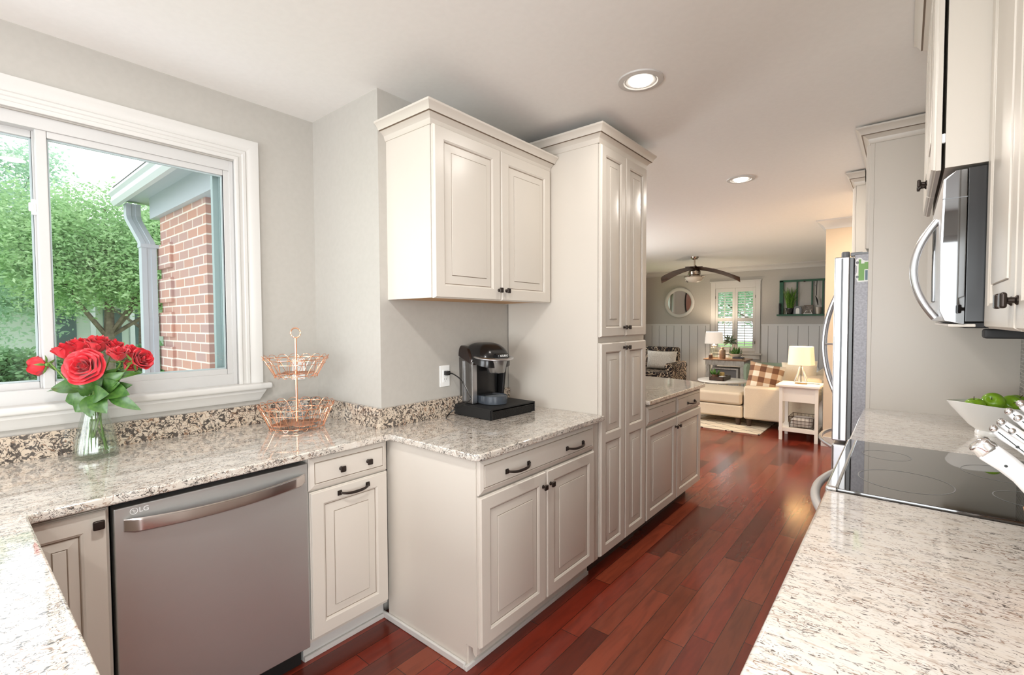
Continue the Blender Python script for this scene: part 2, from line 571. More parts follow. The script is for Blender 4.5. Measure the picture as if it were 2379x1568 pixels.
CROWN = [(0, 0), (.004, .0), (.008, .008), (.012, .024), (.024, .037), (.034, .042), (.034, .0455), (.040, .0455), (.044, .056), (.054, .070), (.062, .076), (.062, .086), (0, .086)]
CROWN_M = [0, 0, 0, 0, 0, 1, 1, 0, 0, 0, 0, 0]


def sweep(mb, path, norms, prof, mis, z0, sc=1.0, scz=None):
    """moulding along an open polyline; norms = outward normal of each segment"""
    scz = scz or sc
    k = len(path); vs = []; fs = []; ms = []
    for i, p in enumerate(path):
        ns = [Vector(norms[j]) for j in (i - 1, i) if 0 <= j < len(norms)]
        o = ns[0] if len(ns) == 1 else (ns[0] + ns[1]) / (1 + ns[0].dot(ns[1]))
        for (a, z) in prof:
            vs.append((p[0] + o.x * a * sc, p[1] + o.y * a * sc, z0 + z * scz))
    m = len(prof)
    for i in range(k - 1):
        for j in range(m - 1):
            fs.append((i * m + j, (i + 1) * m + j, (i + 1) * m + j + 1, i * m + j + 1)); ms.append(mis[j] if mis else 0)
    fs.append(tuple(range(m))); ms.append(0)
    fs.append(tuple((k - 1) * m + j for j in range(m))[::-1]); ms.append(0)
    mb.add(vs, fs, ms)


def crown(parent, path, norms, z0, sc=1.0, scz=None, name='crown_moulding'):
    mb = MB(); sweep(mb, path, norms, CROWN, CROWN_M, z0, sc, scz)
    return mb.build(name, [M['cab'], M['glaze']], parent, smooth=25)


def wall_y(mb, x0, x1, y0, y1, z0, z1, holes=()):
    """wall slab spanning y0..y1 with rectangular holes (ya, yb, za, zb)"""
    ys = sorted(holes)
    cur = y0
    for (a, b, c, d) in ys:
        if a > cur: mb.box(x0, x1, cur, a, z0, z1)
        if c > z0: mb.box(x0, x1, a, b, z0, c)
        if d < z1: mb.box(x0, x1, a, b, d, z1)
        cur = b
    if cur < y1: mb.box(x0, x1, cur, y1, z0, z1)
    return mb


def wall_x(mb, y0, y1, x0, x1, z0, z1, holes=()):
    cur = x0
    for (a, b, c, d) in sorted(holes):
        if a > cur: mb.box(cur, a, y0, y1, z0, z1)
        if c > z0: mb.box(a, b, y0, y1, z0, c)
        if d < z1: mb.box(a, b, y0, y1, d, z1)
        cur = b
    if cur < x1: mb.box(cur, x1, y0, y1, z0, z1)
    return mb
# ================================================================== THE SETTING
CZ = 2.555           # ceiling height
XW = -2.58           # window wall
XS = -1.965          # wall that steps forward behind the coffee counter
YR = 1.37            # return between the two
XR = 0.465           # wall behind the range
YL = 10.7            # far wall of the living room

SHELL = [(-2.73, -3.35), (2.90, -3.35), (2.90, .62), (.62, .62), (.62, 10.85), (-4.9, 10.85), (-4.9, 1.40), (-2.73, 1.40)]
struct(MB().prism(SHELL, -.12, 0).build('floor', M['floor'], smooth=0), 'red cherry plank floor running from the kitchen to the living room')
struct(MB().prism(SHELL, CZ, CZ + .12).build('ceiling', M['ceil'], smooth=0), 'smooth pale grey ceiling')
struct(wall_y(MB(), XW - .15, XW, -3.2, YR, 0, CZ, [(-.40, .955, 1.12, 2.235)]).build('wall_left', M['wall'], smooth=0), 'warm grey kitchen wall around the sliding window')
mb = MB(); mb.box(XW, XS, YR, YR + .03, 0, CZ); mb.box(XS - .03, XS, YR + .03, 2.95, 0, CZ); mb.box(XW, XS - .03, 2.92, 2.95, 0, CZ)
struct(mb.build('wall_left_far', M['wall'], smooth=0), 'warm grey wall stepping forward behind the coffee counter')
struct(wall_x(MB(), -3.35, -3.2, -2.73, 2.75, 0, CZ, [(-2.2, .5, .22, 2.3)]).build('wall_back', M['wall'], smooth=0))
mb = MB(); mb.box(XR, XR + .15, .50, 6.4, 0, CZ); mb.box(XR + .15, 2.75, .50, .62, 0, CZ)
struct(mb.build('wall_right', M['wall'], smooth=0))
struct(wall_y(MB(), 2.75, 2.90, -3.2, .5, 0, CZ, [(-3.0, -.75, .22, 2.3)]).build('wall_breakfast', M['wall'], smooth=0))
struct(MB().box(-.70, .62, 6.4, 6.52, 0, CZ).build('wall_far_right', M['tan'], smooth=0), 'wall end beyond the refrigerator, warm lamp glow put in its colour')
struct(MB().box(-.70, -.58, 6.52, YL, 0, CZ).build('wall_living_right', M['wall'], smooth=0))
struct(wall_x(MB(), YL, YL + .15, -4.9, -.58, 0, CZ, [(-3.15, -2.36, .80, 2.12)]).build('wall_far', M['wall'], smooth=0), 'pale far wall of the living room')
struct(wall_y(MB(), -4.9, -4.75, 1.40, YL, 0, CZ, [(4.0, 6.6, .85, 2.15), (8.95, 10.1, .85, 2.15)]).build('wall_living_left', M['wall'], smooth=0))
struct(MB().box(-4.75, XW, 1.40, 1.46, 0, CZ).build('wall_living_near', M['wall'], smooth=0))

# living-room wainscot, its cap, crown mouldings and baseboards
def wainscot(mb, axis, fixed, a, b, skip=()):
    """grooved boards 0.175 m wide up to 1.36 m, standing 12 mm off the wall"""
    x = a
    while x < b - .01:
        e = min(x + .175, b)
        for (s0, s1) in ([(x, e)] if not any(k[0] < e and k[1] > x for k in skip) else
                         [(max(x, p), min(e, q)) for p, q in ((a, skip[0][0]), (skip[0][1], b)) if min(e, q) > max(x, p) + .004]):
            g = .004
            if axis == 'X': mb.box(s0 + g, s1 - g, fixed - .012, fixed, .12, 1.33, .002); mb.box(s0, s1, fixed - .004, fixed, .10, 1.34, 0, 1)
            else: mb.box(fixed - .012, fixed, s0 + g, s1 - g, .12, 1.33, .002); mb.box(fixed - .004, fixed, s0, s1, .10, 1.34, 0, 1)
        x = e
mb = MB(); wainscot(mb, 'X', YL, -4.75, -.70, [(-3.26, -2.25)])
for (a, b) in ((-4.75, -3.26), (-2.25, -.70)):
    mb.box(a, b, YL - .018, YL, 1.325, 1.362, .003)
struct(mb.build('trim_1', [M['wains'], M['groove']]), 'pale grey vertical board panelling on the far wall')
mb = MB(); mb.box(-.718, -.70, 6.53, YL, 1.325, 1.362, .003); mb.box(-.712, -.70, 6.53, YL, .1, 1.33)
struct(mb.build('trim_2', M['wains']))
mb = MB(); sweep(mb, [(-4.75, 5.0), (-4.75, YL), (-.70, YL), (-.70, 6.4), (XR, 6.4)], [(1, 0), (0, -1), (-1, 0), (0, -1)],
                 [(0, 0), (.008, 0), (.012, .02), (.03, .045), (.06, .07), (.085, .085), (.09, .10), (0, .10)], None, CZ - .10)
struct(mb.build('trim_3', M['trim']), 'white crown moulding around the living room')
mb = MB(); mb.box(-4.75, -.70, YL - .015, YL, 0, .12, .003)
struct(mb.build('baseboard_far', M['trim']))
mb = MB(); mb.box(-.715, XR, 6.385, 6.40, 0, .11, .003); mb.box(-.715, -.70, 6.40, YL, 0, .11, .003)
struct(mb.build('baseboard_right', M['trim']))

# ---------------- kitchen window: casing, stool and apron, vinyl frame, two sashes
win = bpy.data.objects.new('window_1', None); C.objects.link(win); win.location = (XW, .28, 1.12)
struct(win, 'white sliding kitchen window over the counter')
CAS = [(0, 0), (0, .014), (.010, .018), (.016, .018), (.020, .013), (.034, .012), (.038, .016), (.050, .017), (.056, .011), (.078, .020), (.100, .024), (.110, .024), (.110, 0)]
mb = MB()
def casing(mb, y0, y1, z0, z1, X, prof, d=1):
    """three-sided casing around an opening in a wall x = X, mitred at the top"""
    n = len(prof); vs = []; fs = []
    for (y, z, dy, dz) in ((y0, z0, -1, 0), (y0, z1, -1, 1), (y1, z1, 1, 1), (y1, z0, 1, 0)):
        for (a, b) in prof:
            vs.append((X + d * b, y + dy * a, z + dz * a))
    for i in range(3):
        for j in range(n - 1):
            fs.append((i * n + j, (i + 1) * n + j, (i + 1) * n + j + 1, i * n + j + 1))
    mb.add(vs, fs)
casing(mb, -.40, .955, 1.125, 2.240, XW, CAS)
mb.build('casing', M['trim'], win, smooth=25)
mb = MB(); mb.box(XW - .06, XW + .058, -.55, 1.102, 1.094, 1.126, .011, seg=3)
mb.build('window_stool', M['trim'], win)
mb = MB(); mb.prism([(0, 1.035), (.018, 1.038), (.026, 1.052), (.030, 1.066), (.040, 1.080), (.042, 1.094), (0, 1.094)], -.52, 1.075, 0, axis='Y')
for i, v in enumerate(mb.v): mb.v[i] = Vector((v.x + XW, 1.075 - .028 * (1.094 - v.z) / .059 if v.y > 1 else v.y, v.z))
mb.build('apron', M['trim'], win, smooth=25)
mb = MB()   # jamb liner and fixed vinyl frame
mb.box(XW - .15, XW + .002, .955, .975, 1.12, 2.245); mb.box(XW - .15, XW + .002, -.42, -.40, 1.12, 2.245)
mb.box(XW - .15, XW - .001, -.42, .975, 2.2395, 2.255); mb.box(XW - .15, XW + .002, -.42, .975, 1.10, 1.121)
mb.box(XW - .10, XW - .012, .938, .956, 1.12, 2.2395, .003); mb.box(XW - .10, XW - .012, -.401, -.36, 1.12, 2.236, .003)
mb.box(XW - .10, XW - .012, -.36, .94, 2.186, 2.2395, .003); mb.box(XW - .10, XW - .012, -.36, .94, 1.12, 1.180, .003)
mb.build('window_frame', M['vinyl'], win)
def sash(name, x0, x1, y0, y1, z0, z1, b, mats):
    mb = MB()
    mb.box(x0, x1, y0, y0 + b, z0, z1, .004); mb.box(x0, x1, y1 - b, y1, z0, z1, .004)
    mb.box(x0, x1, y0 + b, y1 - b, z1 - b, z1, .004); mb.box(x0, x1, y0 + b, y1 - b, z0, z0 + b, .004)
    g = .006
    for q in ((y0 + b, y0 + b + g, z0 + b, z1 - b), (y1 - b - g, y1 - b, z0 + b, z1 - b), (y0 + b + g, y1 - b - g, z1 - b - g, z1 - b), (y0 + b + g, y1 - b - g, z0 + b, z0 + b + g)):
        mb.box(x0 + .008, x0 + .018, q[0], q[1], q[2], q[3], 0, 1)
    return mb.build(name, mats, win)
s1 = sash('sash', XW - .050, XW - .020, .257, .948, 1.172, 2.194, .034, [M['vinyl'], M['bead']])
MB().box(XW - .038, XW - .034, .28, .925, 1.20, 2.165).build('pane', M['pane'], s1, smooth=0)
s2 = sash('sash', XW - .088, XW - .058, -.362, .285, 1.172, 2.194, .034, [M['vinyl'], M['bead']])
MB().box(XW - .076, XW - .072, -.335, .26, 1.200, 2.165).build('pane', M['pane'], s2, smooth=0)
mb = MB(); mb.box(XW - .058, XW - .044, .244, .258, 1.86, 1.92, .003); mb.box(XW - .052, XW - .036, .236, .250, 1.872, 1.905, .003)
mb.build('sash_latch', M['white'], s2)
mb = MB()    # exterior screen channel on the right
mb.box(XW - .148, XW - .12, .900, .957, 1.12, 2.236, .002); mb.box(XW - .118, XW - .105, .925, .957, 1.12, 2.236)
mb.build('screen_channel', M['alu'], win)

# ---------------- living-room window: casing, stool, apron, pane
win2 = bpy.data.objects.new('window_2', None); C.objects.link(win2); win2.location = (-2.755, YL, .8)
struct(win2, 'white cased living-room window behind the shutters')
mb = MB()
for (a, b, c, d) in ((-3.245, -3.15, .76, 2.265), (-2.36, -2.27, .76, 2.265), (-3.15, -2.36, 2.12, 2.265)):
    mb.box(a, b, YL - .022, YL, c, d, .004)
mb.box(-3.265, -2.25, YL - .034, YL, 2.25, 2.275, .005)
mb.build('casing', M['trim'], win2)
MB().box(-3.275, -2.24, YL - .06, YL + .02, .725, .762, .008).build('window_stool', M['trim'], win2)
MB().box(-3.245, -2.27, YL - .022, YL, .635, .725, .004).build('apron', M['trim'], win2)
mb = MB()
for (a, b, c, d) in ((-3.15, -3.12, .80, 2.12), (-2.39, -2.36, .80, 2.12), (-3.12, -2.39, 2.08, 2.12), (-3.12, -2.39, .80, .84), (-3.12, -2.39, 1.42, 1.46)):
    mb.box(a, b, YL + .06, YL + .10, c, d)
mb.build('window_frame', M['trim'], win2)
MB().box(-3.12, -2.39, YL + .078, YL + .082, .84, 2.08).build('pane', M['pane'], win2, smooth=0)
# left living-room wall: window added for daylight, then the one seen in the mirror
win3 = bpy.data.objects.new('added_window_3', None); C.objects.link(win3); win3.location = (-4.75, 5.3, .85)
struct(win3)
mb = MB(); casing(mb, 4.0, 6.6, .85, 2.15, -4.75, [(0, 0), (0, .02), (.09, .02), (.09, 0)])
mb.box(-4.77, -4.70, 3.9, 6.7, .82, .85)
mb.build('casing', M['trim'], win3)
mb = MB()
for y in (4.0, 5.27, 6.54): mb.box(-4.85, -4.80, y, y + .06, .85, 2.15)
for z in (.85, 1.47, 2.09): mb.box(-4.85, -4.80, 4.0, 6.6, z, z + .06)
mb.build('window_frame', M['trim'], win3)
win7 = bpy.data.objects.new('window_7', None); C.objects.link(win7); win7.location = (-4.75, 9.5, .85)
struct(win7)
mb = MB(); casing(mb, 8.95, 10.1, .85, 2.15, -4.75, [(0, 0), (0, .02), (.09, .02), (.09, 0)])
mb.box(-4.77, -4.70, 8.85, 10.2, .82, .85)
mb.build('casing', M['trim'], win7)
mb = MB()
for y in (8.95, 10.04): mb.box(-4.85, -4.80, y, y + .06, .85, 2.15)
for z in (.85, 1.47, 2.09): mb.box(-4.85, -4.80, 8.95, 10.1, z, z + .06)
mb.build('window_frame', M['trim'], win7)
# window of the wall behind the camera
win4 = bpy.data.objects.new('window_4', None); C.objects.link(win4); win4.location = (-.85, -3.2, .22)
struct(win4)
mb = MB()
for x in (-2.2, -1.32, -.42, .44): mb.box(x, x + .06, -3.30, -3.24, .22, 2.3)
for z in (.22, 2.24): mb.box(-2.2, .5, -3.30, -3.24, z, z + .06)
mb.build('window_frame', M['trim'], win4)
win6 = bpy.data.objects.new('added_window_6', None); C.objects.link(win6); win6.location = (2.75, -1.9, .22)  # added unseen window, opening for the fill lamp on the right
struct(win6)
mb = MB()
for y in (-3.0, -1.9, -.81): mb.box(2.80, 2.86, y, y + .06, .22, 2.3)
for z in (.22, 2.24): mb.box(2.80, 2.86, -3.0, -.75, z, z + .06)
mb.build('window_frame', M['trim'], win6)

# mosaic tile behind the range
m_t = mat('grey_mosaic_tile', sr(120, 120, 116), 0.2)
_n = N(m_t); _t = _n.n('ShaderNodeTexCoord'); _sx = _n.n('ShaderNodeSeparateXYZ'); _n.l(_t.outputs['Object'], _sx.inputs[0])
_cx = _n.n('ShaderNodeCombineXYZ'); _n.l(_sx.outputs[1], _cx.inputs[0]); _n.l(_sx.outputs[2], _cx.inputs[1])
_br = _n.n('ShaderNodeTexBrick', Color1=sr(96, 98, 96), Color2=sr(158, 156, 150), Mortar=sr(190, 188, 182), Scale=1.0, Mortar_Size=.0016, Brick_Width=.052, Row_Height=.018)
_n.l(_cx.outputs[0], _br.inputs[0]); _n.l(_br.outputs[0], _n.b.inputs['Base Color'])
struct(MB().box(XR - .010, XR, .64, 3.487, .914, 1.9).build('trim_4', m_t, smooth=0), 'grey mosaic tile splashback behind the range')
# ================================================================== KITCHEN, LEFT SIDE
UY = (0, 1, 0); UNY = (0, -1, 0); PX = (1, 0, 0); NX = (-1, 0, 0)

# ---- narrow cabinet left of the dishwasher
c = thing('base_cabinet', 'cream base cabinet with one black knob, squeezed left of the dishwasher under the counter corner', 'cabinet', (-2.2, .2, 0))
MB().box(-2.52, -1.882, .06, .318, .10, .880).build('body', M['cab'], c, smooth=0)
d = door(c, (-1.880, .092, .118), UY, .222, .755, fw=.058)
knob(d, (-1.860, .288, .833), PX, 1.1)

# ---- dishwasher
c = thing('dishwasher', 'brushed stainless dishwasher with a bowed bar handle under the window counter', 'dishwasher', (-2.1, .633, 0))
MB().box(-2.5, -1.915, .330, .936, .095, .872).build('tub', M['blackm'], c, smooth=0)
MB().box(-2.45, -1.93, .334, .932, 0, .095).build('kick_plate', M['blackm'], c, smooth=0)
mb = MB(); mb.box(-1.912, -1.862, .326, .940, .098, .862, .004, seg=3)
dd = mb.build('door', M['steel'], c)
mb = MB()
pts = []; rr = []
nS = 24
for sgn in (0,):
    vs = []; fs = []
    for i in range(nS + 1):
        a = -1 + 2 * i / nS
        y = .637 + a * .288
        bow = .020 + .022 * (1 - a * a)
        dz = -.012 * (1 - a * a)
        hh = .0235 - .003 * (1 - a * a)
        taper = min(1, (1 - abs(a)) * 16 + .35)
        for (px, pz) in ((-.008, .85), (.000, 1.0), (.004, .7), (.0035, -.75), (-.003, -1.0), (-.010, -.85)):
            vs.append((-1.862 + bow * taper + px, y, .806 + dz + pz * hh * (.75 + .25 * taper)))
    for i in range(nS):
        for j in range(6):
            j2 = (j + 1) % 6
            fs.append((6 * i + j, 6 * i + j2, 6 * i + 6 + j2, 6 * i + 6 + j))
    fs.append(tuple(range(6))); fs.append(tuple(6 * nS + j for j in range(6))[::-1])
    mb.add(vs, fs)
for sg in (-1, 1):
    mb.box(-1.868, -1.844, .637 + sg * .25 - .012, .637 + sg * .25 + .012, .794, .808, .003)
mb.build('handle', M['handle_st'], c, smooth=40)
logo_m = mat('pale_grey_print', sr(246, 246, 246), 0.5)
mm = frame_matrix(Vector((-1.8612, .402, .843)), UY, (0, 0, 1))
text('lettering', 'LG', .022, mm, logo_m, dd)
mb = MB()
for i in range(1):
    pts = [(-1.8612, .376 + .0095 * math.cos(a), .843 + .0095 * math.sin(a)) for a in [2 * PI * k / 28 for k in range(28)]]
    mb.tube(pts, .0010, 6, True)
    mb.box(-1.8617, -1.8608, .3750, .3764, .838, .848); mb.box(-1.8617, -1.8608, .3750, .3800, .838, .8394); mb.box(-1.8617, -1.8608, .3770, .3800, .8426, .844)
    mb.ball((-1.8614, .3718, .846), .0004, .0013, .0013, 8, 6)
mb.build('emblem', logo_m, dd)

# ---- drawer and pull-out cabinet right of the dishwasher
c = thing('base_cabinet', 'cream base cabinet with two drawer knobs and a bar pull, right of the dishwasher', 'cabinet', (-2.2, 1.14, 0))
MB().box(-2.52, -1.882, .944, 1.330, .10, .882).build('body', M['cab'], c, smooth=0)
mb = MB(); mb.box(-2.5, -1.935, .944, 1.345, 0, .10); mb.box(-1.935, -1.922, .944, 1.345, .0, .022, .003)
mb.build('toe_kick', M['trim'], c)
d = drawer(c, (-1.880, .947, .742), UY, .380, .138)
knob(d, (-1.860, 1.088, .807), PX); knob(d, (-1.860, 1.221, .807), PX)
d = door(c, (-1.880, .950, .118), UY, .377, .617)
pull(d, (-1.860, 1.148, .703), PX, .138)

# ---- coffee counter cabinet: notched end panel facing the camera
c = thing('base_cabinet', 'wide cream base cabinet with plain end panel and two-pull drawer, under the coffee maker', 'cabinet', (-1.64, 1.81, 0))
MB().box(-1.90, -1.312, 1.372, 2.312, .10, .882).build('body', M['cab'], c, smooth=0)
mb = MB()
mb.prism([(-1.90, .0), (-1.372, .0), (-1.372, .105), (-1.335, .105), (-1.332, .088), (-1.324, .076), (-1.316, .074), (-1.311, .082), (-1.311, .884), (-1.90, .884)], -1.372, -1.352, 0, axis='Y')
for i, v in enumerate(mb.v): mb.v[i] = Vector((v.x, -v.y, v.z))
mb.build('end_panel', M['cab'], c, smooth=20)
mb = MB(); mb.box(-1.975, -1.372, 1.338, 1.352, 0, .030, .005, seg=3); mb.box(-1.372, -1.356, 1.338, 2.31, 0, .020, .003)
mb.build('shoe_moulding', M['trim'], c)
MB().box(-1.9, -1.366, 1.360, 2.31, .0, .10).build('toe_kick', M['cab'], c, smooth=0)
MB().box(-1.90, -1.306, 2.262, 2.326, .10, .884, .002).build('filler', M['cab'], c)
d = drawer(c, (-1.310, 1.357, .738), UY, .905, .142)
pull(d, (-1.290, 1.594, .800), PX, .150); pull(d, (-1.290, 2.060, .800), PX, .150)
d = door(c, (-1.310, 1.357, .112), UY, .452, .618)
knob(d, (-1.290, 1.782, .662), PX)
d = door(c, (-1.310, 1.815, .112), UY, .447, .618)
knob(d, (-1.290, 1.842, .662), PX)

# ---- tall pantry cabinet
c = thing('pantry_cabinet', 'tall cream pantry cabinet with crown, two upper and two lower doors, between both granite counters', 'cabinet', (-1.63, 2.63, 0))
MB().box(XS + .006, -1.312, 2.332, 2.930, .10, 2.45).build('body', M['cab'], c, smooth=0)
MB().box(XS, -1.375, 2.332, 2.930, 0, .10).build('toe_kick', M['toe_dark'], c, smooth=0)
for (y, w, ky) in ((2.334, .292, 2.606), (2.632, .292, 2.652)):
    d = door(c, (-1.310, y, .108), UY, w, 1.205, panels=2, split=.665, fw=.052)
    knob(d, (-1.290, ky, 1.278), PX)
    d = door(c, (-1.310, y, 1.345), UY, w, 1.062, fw=.052)
    knob(d, (-1.290, ky, 1.398), PX)
crown(c, [(XS, 2.332), (-1.308, 2.332), (-1.308, 2.932), (XS, 2.932)], [(0, -1), (1, 0), (0, 1)], 2.410, .9, 1.02)

# ---- wall cabinet over the coffee counter
c = thing('wall_cabinet', 'cream two-door wall cabinet with crown hanging above the coffee maker', 'cabinet', (-1.8, 1.87, 1.545))
mb = MB(); mb.box(XS, -1.642, 1.417, 2.328, 1.556, 2.35)
mb.build('body', M['cab'], c, smooth=0)
mb = MB(); mb.box(XS, -1.660, 1.434, 2.31, 1.548, 1.556)
mb.build('underside', M['cab_in'], c, smooth=0)
mb = MB(); mb.box(XS, -1.642, 1.417, 1.434, 1.545, 1.556); mb.box(-1.660, -1.642, 1.434, 2.328, 1.545, 1.556); mb.box(XS, -1.642, 2.31, 2.328, 1.545, 1.556)
mb.build('bottom_lip', M['cab'], c, smooth=0)
d = door(c, (-1.640, 1.421, 1.543), UY, .450, .775, fw=.058)
knob(d, (-1.620, 1.853, 1.597), PX)
d = door(c, (-1.640, 1.876, 1.543), UY, .444, .775, fw=.058)
knob(d, (-1.620, 1.912, 1.597), PX)
crown(c, [(XS, 1.417), (-1.638, 1.417), (-1.638, 2.328)], [(0, -1), (1, 0)], 2.313, 1.1, .9)

# ---- peninsula cabinet beyond the pantry
c = thing('base_cabinet', 'cream base cabinet with a knobless false drawer beside a small drawer, beyond the tall pantry', 'cabinet', (-1.64, 3.48, 0))
MB().box(-1.90, -1.312, 2.934, 4.015, .10, .884).build('body', M['cab'], c, smooth=0)
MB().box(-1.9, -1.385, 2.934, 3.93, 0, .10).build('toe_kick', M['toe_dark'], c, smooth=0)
d = drawer(c, (-1.310, 2.942, .738), UY, .528, .135, name='false_drawer')
mb = MB(); mb.ball((-1.290, 3.205, .802), .002, .003, .003, 8, 6); mb.build('screw_hole', M['bronze'], d)
d = drawer(c, (-1.310, 3.478, .738), UY, .532, .135)
pull(d, (-1.290, 3.775, .795), PX, .150)
d = door(c, (-1.310, 2.942, .108), UY, .528, .618); knob(d, (-1.290, 3.447, .655), PX)
d = door(c, (-1.310, 3.478, .108), UY, .532, .618); knob(d, (-1.290, 3.506, .655), PX)

# ---- worktops
def arc(cx, cy, r, a0, a1, n=6):
    return [(cx + r * math.cos(math.radians(a0 + (a1 - a0) * i / n)), cy + r * math.sin(math.radians(a0 + (a1 - a0) * i / n))) for i in range(n + 1)]
poly = [(XW, -.62), (-.72, -.62)] + [(-.72, .14)] + arc(-1.815, .16, .02, 270, 180, 4) + [(-1.835, 1.322)] + arc(-1.315, 1.367, .045, 270, 360, 6) + [(-1.268, 2.330), (XS, 2.330), (XS, YR), (XW, YR)]
wt = tag(MB().prism(poly, .884, .914, .007, seg=3).build('worktop', M['gran_l'], smooth=30), 'cream and black speckled granite worktop wrapping from the window run to the coffee corner', 'worktop')
mb = MB(); mb.box(XW, XW + .02, -.62, YR, .9142, 1.014); mb.box(XW + .02, XS + .02, YR - .02, YR, .9142, 1.014)
mb.box(XS, XS + .02, YR, 2.330, .9142, 1.014)
mb.build('upstand', M['gran_s'], wt)
poly = [(-1.268, 2.934)] + [(-1.268, 4.045), (-1.36, 4.13), (-1.50, 4.20), (-1.70, 4.245), (-1.95, 4.26), (-2.5, 4.26), (-2.5, 2.955), (XS + .001, 2.955), (XS + .001, 2.934)]
tag(MB().prism(poly, .884, .914, .006, seg=3).build('worktop', M['gran_l'], smooth=30), 'granite worktop of the peninsula beyond the pantry, facing the living room', 'worktop')
# cabinet carrying the near counter under the camera's left
c = thing('base_cabinet', 'cream base cabinet under the near counter at the lower left corner', 'cabinet', (-1.5, -.2, 0))
MB().box(-1.8, -.76, -.58, .075, .10, .882).build('body', M['cab'], c, smooth=0)
MB().box(-1.8, -.76, -.58, .02, 0, .10).build('toe_kick', M['cab'], c, smooth=0)

# ================================================================== KITCHEN, RIGHT SIDE
c = thing('base_cabinet', 'cream base cabinet under the near end of the right granite counter', 'cabinet', (.14, 1.2, 0))
MB().box(-.13, XR - .005, .69, 1.728, .10, .882).build('body', M['cab'], c, smooth=0)
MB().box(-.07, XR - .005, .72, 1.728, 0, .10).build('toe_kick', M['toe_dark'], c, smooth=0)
d = door(c, (-.132, 1.722, .112), UNY, .50, .76); knob(d, (-.152, 1.25, .80), NX)
d = door(c, (-.132, 1.215, .112), UNY, .50, .76); knob(d, (-.152, 1.19, .80), NX)
c = thing('base_cabinet', 'cream base cabinet between range and refrigerator under the far right counter', 'cabinet', (.14, 2.98, 0))
MB().box(-.13, XR - .005, 2.492, 3.484, .10, .882).build('body', M['cab'], c, smooth=0)
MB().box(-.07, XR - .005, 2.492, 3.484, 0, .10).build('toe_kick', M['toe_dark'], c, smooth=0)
d = door(c, (-.132, 3.48, .112), UNY, .49, .76); knob(d, (-.152, 3.02, .80), NX)
d = door(c, (-.132, 2.986, .112), UNY, .49, .76); knob(d, (-.152, 2.96, .80), NX)
poly = [(XR - .01, .64)] + [(XR - .01, 1.731), (-.180, 1.731)] + arc(-.125, .695, .055, 180, 270, 7)
tag(MB().prism(poly[::-1], .884, .914, .008, seg=3).build('worktop', M['gran_r'], smooth=30), 'pale granite worktop in the right foreground, nearer than the black cooktop', 'worktop')
poly = [(XR - .01, 2.491), (XR - .01, 3.487), (-.180, 3.487), (-.180, 2.491)]
tag(MB().prism(poly, .884, .914, .008, seg=3).build('worktop', M['gran_r'], smooth=30), 'granite worktop carrying the apple bowl between cooktop and refrigerator panel', 'worktop')

# ---- range
c = thing('range', 'black glass-top range with stainless front set into the right counter', 'range', (.14, 2.11, 0))
MB().box(-.14, XR - .015, 1.737, 2.485, .02, .905).build('body', M['fridge_side'], c, smooth=0)
mb = MB(); mb.box(-.150, .40, 1.7335, 2.4885, .908, .922, .003); mb.box(.40, XR - .012, 1.738, 2.484, .908, .935, .004)
ck = mb.build('cooktop', M['blackgl'], c)
for (x, y, r) in ((0.008, 1.945, .120), (-.045, 2.275, .074), (.285, 1.960, .078), (.262, 2.235, .105)):
    vs = []; fs = []
    for i in range(56):
        a = 2 * PI * i / 56
        for q in (r - .0028, r): vs.append((x + q * math.cos(a), y + q * math.sin(a), .9224))
    for i in range(56):
        j = (i + 1) % 56; fs.append((2 * i, 2 * i + 1, 2 * j + 1, 2 * j))
    MB().add(vs, fs).build('burner_ring', M['ring'], ck, smooth=0)
mb = MB()
mb.box(-.182, -.148, 1.737, 2.485, .896, .924, .008, seg=3)
mb.build('chrome_trim', M['chrome'], c)
MB().box(-.168, -.14, 1.745, 2.478, .76, .895, .004).build('control_panel', M['steel_l'], c)
MB().box(-.178, -.14, 1.745, 2.478, .24, .752, .006).build('oven_door', M['steel_l'], c)
MB().box(-.172, -.14, 1.745, 2.478, .06, .232, .006).build('storage_drawer', M['steel_l'], c)
mb = MB(); pts = []
for i in range(25):
    a = -1 + 2 * i / 24
    pts.append((-.180 - .066 * (1 - a ** 2), 2.111 + a * .325, .806))
mb.tube(pts, .015, 12)
mb.build('oven_handle', M['pale_metal'], c)

# ---- refrigerator
c = thing('refrigerator', 'stainless french-door refrigerator with bowed handles beyond the right counter', 'refrigerator', (.1, 3.98, 0))
MB().box(-.238, .44, 3.512, 4.45, .02, 1.828, .004).build('body', M['fridge_side'], c)
MB().box(-.238, -.10, 3.520, 4.44, 1.828, 1.838).build('top_cover', M['grey'], c)
for (y0, y1, hy) in ((3.514, 3.975, 3.93), (3.987, 4.448, 4.03)):
    mb = MB(); mb.box(-.262, -.242, y0 + .004, y1 - .004, .700, 1.812, .003, mi=1); mb.box(-.338, -.262, y0, y1, .692, 1.818, .007, seg=3)
    d = mb.build('door', [M['steel_l'], M['grey']], c)
    MB().box(-.304, -.293, y0 - .0008, y0 + .01, .70, 1.81).build('door_seam', M['grey'], d)
    mb = MB(); pts = []
    for i in range(25):
        a = -1 + 2 * i / 24
        pts.append((-.340 - .095 * (1 - a * a), hy, 1.27 + a * .395))
    mb.tube(pts, [.0125] * 25, 10)
    mb.tube([(-.336, hy, 1.268), (-.43, hy, 1.268)], .005, 8)
    mb.build('door_handle', M['satin'], d)
mb = MB(); mb.box(-.338, -.242, 3.514, 4.448, .075, .672, .014, seg=3)
d = mb.build('freezer_drawer', M['steel_l'], c)
mb = MB(); pts = []
for i in range(25):
    a = -1 + 2 * i / 24
    pts.append((-.338 - .105 * (1 - a * a), 3.98 + a * .36, .625))
mb.tube(pts, .013, 10)
mb.build('drawer_handle', M['satin'], d)
